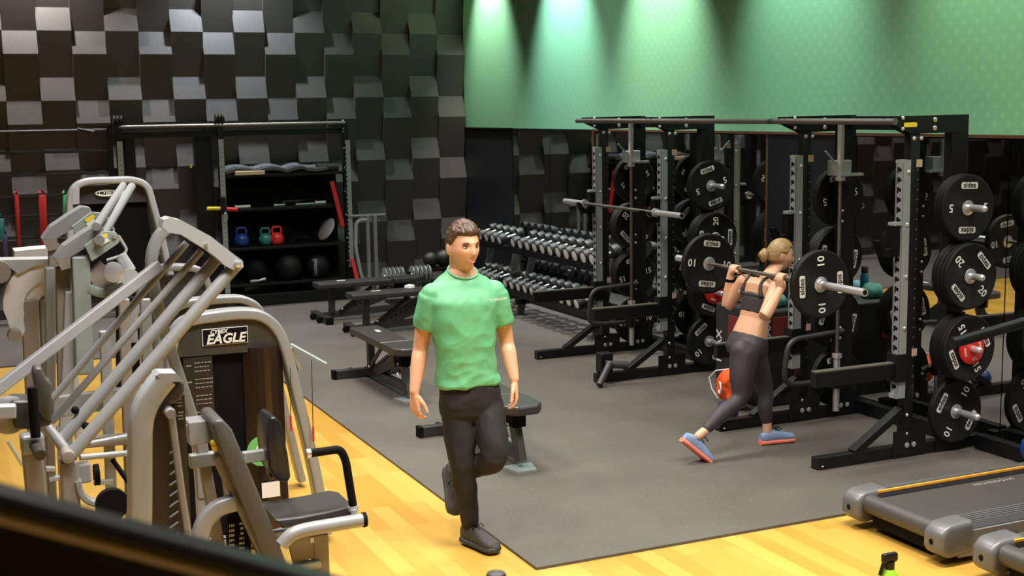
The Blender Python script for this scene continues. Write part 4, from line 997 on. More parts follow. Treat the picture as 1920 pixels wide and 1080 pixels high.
# on the shelves
rs_ = lambda k: SZ[k]+.0175
kettlebell(BLUE, (AX(458, 460), RY+.14, rs_(2)), 'blue kettlebell, leftmost of the three on the rig shelf', .95, 'kettlebells on the rig shelf')
kettlebell(TEAL, (AX(503, 460), RY+.14, rs_(2)), 'teal kettlebell standing between the blue and the red one', .88, 'kettlebells on the rig shelf')
kettlebell(RED, (AX(524, 460), RY+.12, rs_(2)), 'red kettlebell, rightmost of the three on the rig shelf', .92, 'kettlebells on the rig shelf')
for k, (px, r, lab) in enumerate(((485, .145, 'black medicine ball, leftmost of the three on the bottom shelf'), (547, .165, 'black medicine ball in the middle of the bottom shelf'), (602, .15, 'black medicine ball with grey panel, rightmost on the bottom shelf'))):
    mb = MB(); mb.ball((0, 0, 0), r, 28, 18); o = mb.build('medicine_ball', BLKM if k == 0 else RUB, loc=(AX(px, 505), RY+.14, rs_(3)+r)); tag(o, lab, 'medicine ball', 'medicine balls on the bottom shelf')
    if k == 2:
        pn = MB(); V, Fs = sph(lambda d: d*(r+.002) if (abs(d.x+.45) < .18 and d.y < 0 and abs(d.z) < .75) else d*(r-.01), 32, 20); pn.add(V, Fs, True); pn.build('grey_panel', mat('grey_panel', (.16, .17, .17), .6), o)
# grey balance disc leaning
mb = MB(); mb.lathe([(.001, -.02), (.14, -.02), (.16, 0), (.14, .02), (.001, .025)], seg=28); o = mb.build('balance_disc', mat('grey_disc', (.28, .28, .28), .45)); o.location = (AX(617, 430), RY+.12, rs_(2)+.17); o.rotation_euler = (.2, math.radians(-58), 0); tag(o, 'grey balance disc leaning at the right end of the kettlebell shelf', 'balance disc')
# sticks and handles on the second shelf
for k, (a, b, m, r, nm, lab) in enumerate(((443, 473, WHITE, .018, 'white_bar', 'white bar lying at the left of the handle shelf'), (518, 540, CHR, .016, 'chrome_grip', 'chrome cable handle in the middle of the handle shelf'), (560, 596, CHR, .013, 'cable_bar', 'thin steel cable bar lying on the handle shelf'), (598, 619, WHITE, .02, 'short_white_bar', 'short white handle at the right end of the handle shelf'))):
    xa, xb = AX(a, 390), AX(b, 390); mb = MB(); mb.tube([(xa, RY+.08+.03*k, rs_(1)+r), (xb, RY+.12+.03*k, rs_(1)+r)], r, 10); mb.tube([(xa, RY+.08+.03*k, rs_(1)+r), (xa+.02, RY+.08+.03*k, rs_(1)+r)], r*1.25, 10); tag(mb.build(nm, m), lab, 'handle')
mb = MB(); mb.tube([(AX(555, 390)+.2*math.cos(t)*(.6+.1*k), RY+.2+.05*math.sin(t), rs_(1)+.03+.03*math.sin(t*.5+k)) for k in range(3) for t in [PI*j/8 for j in range(9)]], .006, 6); tag(mb.build('cable_tangle', DARKGREY), 'tangled grey cables and straps on the handle shelf', 'cable')
# yellow and red grips at the rig post
mb = MB(); a = at(389, 391, RY-.08); b = at(413, 391, RY-.05); mb.tube([a, b], .022, 12); tag(mb.build('yellow_grip', YEL), 'yellow foam handle fixed to the middle rig post', 'handle')
mb = MB(); a = at(425, 392, RY-.04); b = at(445, 393, RY-.04); mb.tube([a, b], .025, 12); tag(mb.build('red_grip', RED), 'dark red grip beside the middle rig post', 'handle')
cb = thing('carabiner', 'black pulley carriage with steel snap hook on the middle rig post', 'pulley carriage', (at(418, 385, RY-.05)))
MB().box((0, 0, 0), (.07, .06, .22), None, .01).build('carriage', BLK, cb)
MB().tube([(.02+.02*math.cos(t), -.04, -.14+.05*math.sin(t)) for t in [2*PI*k/14 for k in range(14)]], .006, 6, closed=True).build('snap_hook', CHR, cb)
# mats and wooden blocks on the top shelf
mb = MB(); n = 26; V = []
for i in range(n):
    x = AX(424, 320)+(AX(614, 320)-AX(424, 320))*i/(n-1)
    z = rs_(0)+.03+.04*abs(math.sin(i*.42))*(1 if i < 20 else .4)
    V += [(x, RY+.0, z-.02), (x, RY+.35, z+.02), (x, RY+.35, z+.05), (x, RY+.0, z+.015)]
Fs = [(i*4+k, i*4+(k+1) % 4, (i+1)*4+(k+1) % 4, (i+1)*4+k) for i in range(n-1) for k in range(4)]+[(0, 1, 2, 3), tuple((n-1)*4+k for k in (3, 2, 1, 0))]
mb.add(V, Fs, True); tag(mb.build('exercise_mat', mat('grey_foam_mat', (.075, .075, .08), .8)), 'rumpled grey exercise mat on the top shelf of the rig', 'mat')
for k in range(2):
    xa, xb = AX(440, 322), AX(494, 322); mb = MB(); mb.box((0, 0, 0), (xb-xa, .1, .022), None, .003); o = mb.build('wooden_board', TAN, loc=((xa+xb)/2, RY-.02, rs_(0)+.011+.0235*k)); tag(o, 'pale wooden board on the top shelf, %s one of the two' % ('lower' if k == 0 else 'upper'), 'board', 'pale wooden boards on the top shelf')
mb = MB(); mb.lathe([(.06, -.14), (.06, .14)], axis='x', seg=20); o = mb.build('foam_roller', DARKGREY, loc=(AX(618, 310), RY+.12, rs_(0)+.062)); tag(o, 'dark grey foam roller at the right end of the top shelf', 'foam roller')
# small grips
mb = MB(); mb.tube([(0, 0, 0), (.1, .03, .0), (.2, 0, .02)], .02, 8); o = mb.build('grey_grip', ZINC, loc=(AX(470, 525), RY+.02, rs_(3)+.03)); tag(o, 'short grey grip lying in front of the medicine balls', 'grip')
mb = MB(); mb.tube(rounded([(-.1, 0, 0), (-.05, 0, .06), (.1, 0, .07), (.16, .05, .02)], .04), .02, 8); o = mb.build('rope_handle', BLKM, loc=(AX(563, 450), RY+.1, rs_(2)+.02)); tag(o, 'black rope handle on the kettlebell shelf right of the red kettlebell', 'rope handle')
# bar stand right of the rig
st = thing('bar_stand', 'pale metal stand with a flat top bar standing right of the rig', 'stand', (AX(690, 450), RY, 0))
zt2 = AZ(690, 404)
MB().tube([(-.24, 0, zt2), (.24, 0, zt2)], .02, 8).build('top_bar', SILV, st)
for dx in (.0, .1): MB().box((dx, 0, zt2/2), (.045, .045, zt2), None, .004).build('post', SILV, st)
MB().tube(rounded([(.0, .0, zt2-.05), (-.15, 0, zt2-.06), (-.17, 0, zt2-.4), (-.1, 0, .25), (.05, 0, .18)], .08), .024, 10).build('bent_tube', WSILV, st)
MB().lathe([(.12, 0), (.13, .18), (.0, .19)], (-.06, 0, .02), seg=18).build('foot', SILV, st)
mb = MB(); mb.beam(at(622, 340, RY-.03), at(643, 425, RY-.08), .05, .02, (0, 1, 0)); tag(mb.build('red_strap', BANDR), 'dark red strap hanging down along the toothed rig post', 'strap')
mb = MB(); mb.beam(at(660, 485, RY-.03), Vector((at(672, 525, RY-.12).x, RY-.12, .2)), .05, .02, (0, 1, 0)); tag(mb.build('red_strap', BANDR), 'dark red strap leaning between the rig and the pale stand', 'strap')
# plate tree behind the man
pt = thing('plate_tree', 'low black tree of small plates with shiny rims behind the benches', 'plate tree', (at(765, 520, 15.2).x, 15.2, 0))
MB().box((0, 0, .02), (.5, .4, .04)).build('base', BLK, pt); MB().box((0, 0, .2), (.06, .06, .4)).build('post', BLK, pt); MB().tube([(-.32, 0, .36), (.32, 0, .36)], .02, 10).build('horn', CHR, pt)
for k in range(10):
    dx = (-.3+.055*k) if k < 5 else (.06+.055*(k-5)); mb = MB(); mb.lathe([(.022, -.011), (.1, -.012), (.11, -.01), (.11, .01), (.1, .012), (.022, .011), (.022, -.011)], axis='x', seg=22); o = mb.build('small_plate', DB, loc=(pt.location.x+dx, 15.2, .36)); 
    MB().lathe([(.105, -.0125), (.113, -.011), (.113, -.006), (.105, -.006)], axis='x', seg=22).build('rim', CHR, o); tag(o, 'small rimmed plate on the low plate tree, %s from the left' % ordinal(k+1), 'weight plate', 'small plates on the low tree')

bs_ = thing('ball_stand', 'low black stand under the dark balls behind the man\'s shoulder', 'stand', (at(828, 500, 15.5).x, 15.5, 0))
zb_ = at(828, 500, 15.5).z
MB().box((0, 0, zb_-.02), (.5, .3, .04)).build('top', BLK, bs_)
for q in (-.2, .2): MB().box((q, 0, (zb_-.04)/2), (.05, .25, zb_-.04)).build('leg', BLK, bs_)
for k, (dx, r) in enumerate(((-.15, .1), (.03, .11), (.2, .09))):
    mb = MB(); mb.ball((0, 0, 0), r, 22, 14); tag(mb.build('slam_ball', DB, loc=(bs_.location.x+dx, 15.5, zb_+r)), 'dark ball on the low stand behind the man, %s of three from the left' % ordinal(k+1), 'ball', 'dark balls behind the man')
# ---------------------------------------------------------------- left side: strength machines
def ribbon(mb, pts, thick, depth, dvec=(0, 1, 0), seg=14, p=5, smooth_n=0):
    """rectangular-section tube following pts; thick in the plane of the path, depth along dvec"""
    P = [Vector(q) for q in pts]; D_ = Vector(dvec).normalized(); n = len(P); rg = []
    T = thick if isinstance(thick, (list, tuple)) else [thick]*n
    for i in range(n):
        t = (P[min(i+1, n-1)]-P[max(i-1, 0)]).normalized(); a = t.cross(D_).normalized()
        rg.append((P[i], a*T[i]/2, D_*depth/2))
    return loft(mb, rg, seg*2, p)
def sm(pts, n=30):
    P = [Vector(q) for q in pts]; return [cr(P, i/n) for i in range(n+1)]
def part(root, name, mb, m): return wparent(mb.build(name, m), root)
def flat(pxs, Y): return [at(a, b, Y) for a, b in pxs]
def machine(name, label, loc, cat='exercise machine', group=None): return thing(name, label, cat, loc, group)
def txt(root, s_, size, m, pos, rot=None, name='lettering', shear=0, bold=0):
    t = text_mesh(s_, size, m, name, None, .002, bold, shear); t.matrix_basis = Matrix.Translation(pos-root.location) @ (rot or Matrix.Identity(4)); t.parent = root; return t
PLAC = mat('dark_placard', (.018, .014, .013), .4)
def placard(root, px0, py0, px1, py1, Y, n=9, seed=1):
    """dark instruction card with pale rows of small illegible print"""
    rnd = random.Random(seed); a = at(px0, py0, Y); b = at(px1, py1, Y); w_ = b.x-a.x; h = a.z-b.z
    mb = MB(); mb.box(((a.x+b.x)/2, Y, (a.z+b.z)/2), (w_, .006, h)); mb.cur = 1
    for i in range(n):
        z = a.z-h*(.08+.86*i/n)
        if i % 4 == 3: continue
        x = a.x+w_*.38
        while x < b.x-w_*.1:
            l = rnd.uniform(.008, .02); mb.box((x+l/2, Y-.004, z), (l, .002, .0045)); x += l+.005
        if i % 4 == 0: mb.box((a.x+w_*.18, Y-.004, z-.012), (w_*.16, .002, .006))
    return part(root, 'instruction_placard', mb, [PLAC, mat_hole2])
def hoop_tower(name, label, Y, pts, thick, depth, header, shroud, logo=None):
    """pts: pixel path of the silver hoop"""
    c = at(header[0], header[1], Y); root = machine(name, label, (c.x, Y, 0), group='weight stack towers of the strength machines')
    P = sm(flat(pts, Y), 48); mb = MB(); ribbon(mb, P, thick, depth); part(root, 'hoop_frame', mb, SILV)
    return root
# --- tower with the EAGLE header
Y1 = 6.9
tw = machine('weight_tower', 'silver hooped weight tower with dark header reading EAGLE in white', (1.42, Y1, 0), group='weight stack towers of the strength machines')
base_l = at(322, 700, Y1); base_r = at(603, 930, Y1)
hp_ = [at(318, 760, Y1), at(318, 690, Y1), at(322, 640, Y1), at(345, 604, Y1), at(400, 592, Y1), at(455, 587, Y1), at(490, 593, Y1), at(518, 618, Y1), at(535, 660, Y1), at(550, 720, Y1), at(572, 810, Y1), at(590, 890, Y1), at(601, 950, Y1)]
hp_ = [Vector((hp_[0].x, Y1, .03))]+hp_+[Vector((hp_[-1].x+.02, Y1, .03))]
mb = MB(); ribbon(mb, sm(hp_, 60), .062, .12); part(tw, 'hoop_frame', mb, SILV)
h0 = at(338, 615, Y1); h1 = at(524, 652, Y1)
mb = MB(); mb.prism(flat([(334, 620), (350, 606), (400, 601), (470, 598), (500, 606), (520, 632), (528, 655), (340, 670)], Y1-.035), (0, .07, 0)); part(tw, 'header_panel', mb, mat('header_dark_grey', (.04, .036, .032), .35))
lc = at(422, 630, Y1-.04); 
mb = MB(); mb.box((lc.x, lc.y, lc.z), (.245, .004, .092)); part(tw, 'logo_border', mb, WHITE)
mb = MB(); mb.box((lc.x, lc.y-.003, lc.z), (.237, .004, .084)); part(tw, 'logo_ground', mb, BLKM)
txt(tw, 'EAGLE', .072, WHITE, Vector((lc.x, lc.y-.007, lc.z-.014)), name='logo_lettering', shear=.25, bold=.002)
txt(tw, 'CYBEX', .03, WHITE, Vector((lc.x-.035, lc.y-.007, lc.z+.027)), name='small_logo_lettering', shear=.2, bold=.001)
mb = MB(); b0 = Vector((at(340, 665, Y1).x, 0, 0)); mb.prism([(b0.x, Y1+.0, .1), (b0.x, Y1, h1.z+.03), (h1.x-.0, Y1, h1.z+.05), (h1.x+.02, Y1, .1)], (0, .05, 0)); part(tw, 'back_cover', mb, BLKM)
mb = MB(); xs = at(455, 700, Y1).x; rg = []
for i in range(13):
    t = i/12; a = PI*t; rg.append((xs+.001+(h1.x+.01-xs)*t, Y1-.01-.075*math.sin(a), 0))
mb.prism([Vector((p[0], p[1], .12)) for p in rg], (0, 0, h1.z-.1), True); part(tw, 'smoked_shroud', mb, SMOKE)
placard(tw, 343, 672, 404, 800, Y1-.03, 15, 3)
gs = at(492, 845, Y1-.1); mb = MB(); mb.lathe([(.001, -.004), (.085, -.003), (.085, 0)], gs, 'y', 28); part(tw, 'green_sticker', mb, mat('green_sticker', (.12, .42, .12), .5))
mb = MB(); mb.tube([(gs.x+.035*math.cos(t), gs.y-.006, gs.z+.035*math.sin(t)) for t in [math.radians(k) for k in range(40, 350, 15)]]+[(gs.x+.035, gs.y-.006, gs.z), (gs.x+.01, gs.y-.006, gs.z)], .005, 6); part(tw, 'emblem', mb, WHITE)
c0 = at(508, 918, Y1-.1); mb = MB(); mb.box(c0, (.1, .004, .085)); part(tw, 'white_card', mb, WHITE)
# rear legs, base and thin cables with red tags
mb = MB(); mb.beam((hp_[-1].x, Y1+.05, .04), (hp_[0].x, Y1+.05, .04), .1, .06); part(tw, 'base_beam', mb, SILV)
bt = at(570, 657, Y1-.02); a1 = at(545, 645, Y1-.02); a2 = at(612, 682, Y1-.12)
mb = MB(); mb.beam(a1, a2, .03, .006); mb.beam(at(545, 652, Y1), at(562, 692, Y1), .04, .02); part(tw, 'wire_rack', mb, ZINC)
for (pa, pb) in (((545, 690), (545, 780)), ((584, 675), (587, 800))):
    mb = MB(); mb.tube(flat([pa, pb], Y1-.08), .0025, 6); part(tw, 'cable', mb, DARKGREY)
    mb = MB(); mb.tube(flat([(pb[0], pb[1]), (pb[0]+1, pb[1]+28)], Y1-.08), .006, 8); part(tw, 'red_tag', mb, RED)
# --- tower behind it
Y2 = 8.0
tb = machine('weight_tower', 'silver hooped weight tower just behind the EAGLE tower, only its top rail showing', (at(420, 570, Y2).x, Y2, 0), group='weight stack towers of the strength machines')
P = flat([(300, 760), (300, 640), (318, 590), (350, 568), (430, 560), (462, 564), (485, 582), (505, 640), (530, 760)], Y2); P = [Vector((P[0].x, Y2, .03))]+P+[Vector((P[-1].x+.1, Y2, .03))]
mb = MB(); ribbon(mb, sm(P, 60), .05, .12); part(tb, 'hoop_frame', mb, SILV)
mb = MB(); mb.prism(flat([(310, 605), (350, 578), (430, 571), (470, 580), (500, 640), (500, 800), (310, 800)], Y2-.02), (0, .06, 0)); part(tb, 'header_panel', mb, DARKGREY)
# --- tower in the middle back (300-395, 500-)
Y3 = 9.2
tc_ = machine('weight_tower', 'silver hooped weight tower with dark cover behind the parallel tubes, third from the front', (at(345, 520, Y3).x, Y3, 0), group='weight stack towers of the strength machines')
P = flat([(262, 700), (262, 560), (275, 515), (305, 502), (355, 502), (378, 512), (392, 545), (405, 600), (418, 700)], Y3); P = [Vector((P[0].x, Y3, .03))]+P+[Vector((P[-1].x+.06, Y3, .03))]
mb = MB(); ribbon(mb, sm(P, 60), .05, .12); part(tc_, 'hoop_frame', mb, SILV)
mb = MB(); mb.prism(flat([(270, 560), (285, 520), (360, 514), (380, 530), (398, 600), (398, 700), (270, 700)], Y3-.02), (0, .06, 0)); part(tc_, 'header_panel', mb, DARKGREY)
# --- lat pulldown tower
Y4 = 9.6
lt = machine('pulldown_machine', 'tall silver pulldown machine with dark header and white oval logo', (at(210, 350, Y4).x, Y4, 0))
P = flat([(131, 560), (131, 440), (131, 380), (140, 352), (165, 340), (210, 338), (250, 338), (274, 350), (286, 385), (303, 450), (325, 540)], Y4); P = [Vector((P[0].x, Y4, .03))]+P+[Vector((P[-1].x+.25, Y4, .03))]
mb = MB(); ribbon(mb, sm(P, 70), .05, .13); part(lt, 'hoop_frame', mb, WSILV)
mb = MB(); mb.prism(flat([(136, 380), (148, 350), (255, 345), (268, 352), (276, 378), (138, 384)], Y4-.02), (0, .06, 0)); part(lt, 'header_panel', mb, DARKGREY)
mb = MB(); mb.prism(flat([(150, 383), (274, 379), (300, 560), (150, 560)], Y4), (0, .05, 0)); part(lt, 'back_cover', mb, BLKM)
lo = at(200, 362, Y4-.03); mb = MB(); mb.tube([(lo.x+.075*math.cos(t), lo.y, lo.z+.02*math.sin(t)) for t in [2*PI*k/24 for k in range(24)]], .005, 6, closed=True); part(lt, 'logo_oval', mb, WHITE)
txt(lt, 'CYBEX', .038, WHITE, Vector((lo.x, lo.y-.003, lo.z)), name='logo_lettering', shear=.25, bold=.001)
mb = MB(); q = flat([(136, 352), (149, 352), (149, 382), (136, 384)], Y4-.07); mb.prism(q, (0, .02, 0)); part(lt, 'side_gusset', mb, WSILV)
# twin arms leaning down from it
for (a, b, r) in (((231, 347), (180, 425), .021), ((247, 350), (186, 450), .025)):
    mb = MB(); mb.tube([at(a[0], a[1], 8.2), at(b[0], b[1], 6.6)], r, 14); part(lt, 'pull_arm', mb, SILV)
mb = MB(); mb.tube([at(238, 358, 8.0), at(207, 385, 7.5)], .012, 10); part(lt, 'damper_rod', mb, CHR)
# --- twin-head machine
Y5 = 6.7
th_ = machine('torso_machine', 'grey-green exercise machine with two slanted box heads bearing yellow stickers', (at(150, 560, Y5).x, Y5, 0))
def headbox(dx, dy, Y):
    q = lambda a, b: at(a+dx, b+dy, Y)
    # body: slanted box seen from the side, face towards -Y
    mb = MB(); mb.prism([q(128, 541), q(160, 522), q(170, 516), q(200, 505), q(214, 507), q(222, 513), q(220, 520), q(172, 556), q(155, 534), q(130, 546)], (0, .1, 0)); part(th_, 'head_side_plate', mb, GREEN_GREY)
    mb = MB(); mb.prism([q(103, 480+5), q(150, 432+18), q(162, 437), q(197, 426), q(190, 432), q(130, 470+14), q(131, 482)], (0, .25, 0)); 
    return mb
def head2(dx, dy, Y):
    q = lambda a, b, e=0: at(a+dx, b+dy, Y+e)
    # top cover (slanted long box)
    top = [q(104, 485), q(122, 460), q(158, 435), q(180, 423), q(193, 428)]; low = [q(125, 493), q(132, 480), q(160, 465), q(195, 440), q(205, 432)]
    mb = MB(); mb.prism([q(104, 485), q(120, 462), q(155, 438), q(178, 424), q(194, 426), q(196, 436), q(165, 462), q(132, 482)], (0, .16, 0)); part(th_, 'head_cover', mb, SILV)
    mb = MB(); mb.prism([q(104, 486, -.003), q(131, 481, -.003), q(133, 502, -.003), q(116, 507, -.003)], (0, .15, 0)); part(th_, 'head_nose', mb, mat_bounce)
    # side plate
    mb = MB(); mb.prism([q(160, 461, -.06), q(196, 434, -.06), q(218, 436, -.06), q(226, 446, -.06), q(222, 456, -.06), q(172, 490, -.06)], (0, .05, 0)); part(th_, 'side_plate', mb, GREEN_GREY)
    s0 = q(193, 450, -.065); mb = MB(); Mr = Matrix.Rotation(-.55, 3, 'Y'); mb.box(s0+Vector((0, 0, .012)), (.052, .003, .02), Mr); mb.cur = 1; mb.box(s0-Vector((-.005, 0, .010)), (.05, .003, .02), Mr); part(th_, 'yellow_sticker', mb, [YEL, WHITE])
    b_ = q(214, 443, -.065); mb = MB(); mb.lathe([(.012, 0), (.011, -.006), (.001, -.008)], b_, 'y', 12); part(th_, 'bolt', mb, CHR)
    mb = MB(); mb.tube(rounded([q(222, 442, -.05), q(238, 468, -.05), q(232, 478, -.05), q(200, 488, -.05)], .03), .0075, 10); part(th_, 'handle_loop', mb, WSILV)
mat_bounce = mat('grey_paint_floor_bounce', (.235, .205, .175), .45)  # grey machine paint with the floor's warm bounce light put into its colour
head2(0, 0, Y5); head2(-24, -36, Y5+.35)
def post(pa, pb, w_, Y, m, name='post', Yb=None):
    a = at(pa[0], pa[1], Y); b = at(pb[0], pb[1], Yb or Y); mb = MB(); mb.beam(a, Vector((b.x, b.y, b.z)), w_, w_*1.2, (0, 1, 0), .008); return part(th_, name, mb, m)
post((101, 455), (100, 620), .055, Y5+.4, mat_bounce); post((93, 500), (95, 760), .05, Y5+.35, SILV)
post((150, 480), (158, 700), .085, Y5+.02, GREEN_GREY); post((118, 500), (122, 760), .07, Y5+.12, mat_bounce); post((133, 545), (120, 860), .06, Y5+.08, WSILV)
mb = MB(); mb.prism(flat([(165, 515), (190, 490), (240, 545), (205, 560), (180, 545)], Y5-.02), (0, .06, 0)); part(th_, 'pivot_plate', mb, mat_bounce)
pv = at(213, 510, Y5-.1); mb = MB(); mb.lathe([(.05, .02), (.05, -.03), (.03, -.035), (.001, -.035)], pv, 'y', 24); part(th_, 'pivot_wheel', mb, CHR)
mb = MB(); mb.tube(flat([(226, 478), (245, 508)], Y5-.08), .028, 14); part(th_, 'arm_tube', mb, WSILV)
mb = MB(); mb.lathe([(.001, -.01), (.045, -.01), (.045, .01), (.001, .01)], at(243, 520, Y5-.12), 'y', 24); part(th_, 'arm_cap', mb, WSILV)
mb = MB(); ribbon(mb, sm(flat([(165, 540), (190, 548), (215, 540), (240, 530)], Y5), 16), .05, .07); part(th_, 'cross_arm', mb, GREEN_GREY)
b1 = at(120, 860, Y5); mb = MB(); mb.box((b1.x, Y5+.2, .05), (.12, .5, .08), None, .01); part(th_, 'base', mb, SILV)
mb = MB(); mb.beam(Vector((b1.x, Y5+.1, .05)), at(120, 800, Y5+.08), .07, .09, (0, 1, 0)); part(th_, 'lower_post', mb, SILV)
# --- pale curved shrouds at the left edge
Y6 = 7.4
wc = machine('curved_cover_machine', 'off-white machine with large curved guards at the left edge of the picture', (at(60, 600, Y6).x, Y6, 0))
WC = mat('off_white_guard', (.6, .6, .62), .35)
def arc_pts(cx, cy, r, a0, a1, n=20, ry=None): return [(cx+r*math.cos(math.radians(a0+(a1-a0)*i/n)), cy-(ry or r)*math.sin(math.radians(a0+(a1-a0)*i/n))) for i in range(n+1)]
o_ = arc_pts(90, 570, 84, 90, 190); i_ = arc_pts(92, 575, 48, 90, 195)
mb = MB(); mb.prism(flat(o_+[(14, 600), (22, 628), (38, 640), (47, 620), (44, 600)]+list(reversed(i_)), Y6), (0, .12, 0)); part(wc, 'outer_guard', mb, WC)
mb = MB(); mb.prism(flat(arc_pts(92, 575, 48, 88, 195)+list(reversed(arc_pts(94, 575, 24, 90, 200))), Y6+.02), (0, .1, 0)); part(wc, 'inner_guard', mb, WC)
mb = MB(); mb.prism(flat([(-20, 488), (95, 486), (92, 494), (60, 500), (34, 514), (12, 496), (-20, 497)], Y6-.02), (0, .16, 0)); part(wc, 'top_rail', mb, WSILV)
mb = MB(); mb.prism(flat([(27, 471), (92, 465), (92, 486), (27, 487)], Y6+.35), (0, .2, 0)); part(wc, 'rear_guard', mb, WC)
k0 = at(28, 629, Y6-.04); mb = MB(); mb.lathe([(.001, -.03), (.035, -.028), (.038, 0), (.038, .05)], k0, 'y', 20); part(wc, 'knob', mb, mat_bounce)
mb = MB(); mb.lathe([(.001, -.02), (.06, -.02), (.06, .02), (.001, .02)], at(-2, 510, Y6-.05), 'y', 24); part(wc, 'wheel', mb, mat_bounce)
for (a, b, m, w_) in (((55, 560), (60, 760), mat_bounce, .09), ((82, 560), (84, 760), mat_bounce, .05)):
    p0 = at(*a, Y6+.05); p1 = at(*b, Y6+.05); mb = MB(); mb.beam(p0, Vector((p1.x, p1.y, .03)), w_, w_, (0, 1, 0), .01); part(wc, 'post', mb, m)
mb = MB(); mb.box((at(60, 700, Y6).x, Y6+.2, .04), (.3, .9, .07), None, .01); part(wc, 'base', mb, SILV)
# --- the parallel-tube lever machine
Y7 = 5.9
lv = machine('lever_machine', 'large silver lever machine with four parallel tubes sloping down from a rounded head', (at(130, 857, Y7).x, Y7, 0))
mb = MB()
hd_ = flat([(304, 426), (307, 412), (318, 408), (340, 413), (395, 443), (440, 478), (455, 489), (457, 500), (449, 508), (437, 506), (425, 500), (395, 474), (340, 440), (316, 436)], Y7-.05)
mb.prism(hd_, (0, .12, 0)); hdo = part(lv, 'head_link', mb, WSILV)
mb = MB(); mb.lathe([(.017, 0), (.016, -.01), (.008, -.014), (.001, -.014)], at(445, 495, Y7-.05), 'y', 16); part(lv, 'bolt', mb, CHR)
mb = MB(); mb.lathe([(.008, 0), (.008, -.012)], at(386, 458, Y7-.05), 'y', 10); part(lv, 'bolt', mb, CHR)
Yj = 5.75
for nm, a, b, r, ya, yb in (('thin_tube', (350, 455), (98, 748), .0165, Y7+.12, Yj+.25), ('thin_tube', (378, 470), (98, 790), .0165, Y7+.06, Yj+.18), ('thick_tube', (404, 488), (118, 822), .028, Y7+.05, Yj+.1), ('thick_tube', (440, 500), (134, 852), .0295, Y7-.0, Yj)):
    mb = MB(); mb.tube([at(*a, ya), at(*b, yb)], r, 18); part(lv, nm, mb, SILV)
mb = MB(); mb.beam(at(298, 498, Y7+.1), at(-20, 742, Y7-.25), .05, .055, (0, 1, 0), .006); part(lv, 'long_beam', mb, SILV)
mb = MB(); ribbon(mb, sm(flat([(318, 425), (300, 440), (287, 468), (284, 500), (290, 545), (305, 610), (324, 670), (345, 735), (362, 790), (372, 850), (378, 930)], Y7+.2), 40), .052, .07); part(lv, 'curved_post', mb, SILV)
pj = at(128, 857, Yj-.05); mb = MB(); mb.lathe([(.028, .1), (.03, 0), (.026, -.012), (.012, -.014), (.001, -.014)], pj, 'y', 20); part(lv, 'pivot', mb, mat_bounce)
mb = MB(); mb.beam(at(128, 862, Yj), Vector((pj.x+.0, Yj, .03)), .075, .08, (0, 1, 0), .01); part(lv, 'lower_post', mb, mat_bounce)
mb = MB(); mb.beam(at(148, 868, Yj+.03), at(152, 905, Yj+.03), .09, .06, (0, 1, 0), .01); part(lv, 'lug', mb, SILV)
mb = MB(); ribbon(mb, sm(flat([(145, 900), (152, 925), (170, 940), (200, 942), (260, 935)], Yj-.02), 24), .03, .06); part(lv, 'lower_bow', mb, SILV)
mb = MB(); mb.tube([at(128, 850, Yj+.05), at(88, 800, Yj+.1)], .024, 14); part(lv, 'brace_tube', mb, SILV)
mb = MB(); mb.tube([at(150, 858, Yj+.12), at(290, 845, Yj+.2)], .014, 12); part(lv, 'rod', mb, WSILV)
mb = MB(); mb.tube([at(170, 832, Yj+.3), at(290, 810, Yj+.3)], .014, 12); part(lv, 'rod', mb, WSILV)
mb = MB(); mb.beam(at(96, 764, Yj+.6), at(300, 735, Yj+.9), .05, .1, bev=.006); part(lv, 'cross_rail', mb, SILV)
for q in ((141, 769), (161, 799)):
    mb = MB(); mb.ball(at(*q, Yj+.1), .018, 14, 8); part(lv, 'rubber_stop', mb, BLKM)
mb = MB(); mb.box((pj.x+.1, Yj+.4, .04), (.12, 1.3, .08), None, .01); part(lv, 'base', mb, mat_bounce)
mb = MB(); mb.beam((pj.x-.1, Yj+.05, .04), (at(378, 930, Y7+.2).x, Y7+.2, .04), .08, .08, bev=.01); part(lv, 'base_beam', mb, mat_bounce)
pc2 = at(378, 930, Y7+.2); mb = MB(); mb.beam(Vector((pc2.x, pc2.y, .03)), pc2, .05, .06, (0, 1, 0)); part(lv, 'post_foot', mb, SILV)
# weight disc + damper below
dk = machine('black_weight_disc', 'black round weight plate lying low between the silver machine legs at the lower left', (at(210, 945, 5.55).x, 5.55, 0), 'weight plate')
dz = at(210, 945, 5.55).z
mb = MB(); mb.lathe([(.03, -.02), (.068, -.02), (.07, 0), (.068, .02), (.03, .02), (.03, -.02)], (0, 0, dz), 'y', 30); mb.build('disc', BLKM, dk)
MB().box((0, .0, (dz-.06)/2), (.05, .06, dz-.06)).build('support', mat_bounce, dk)
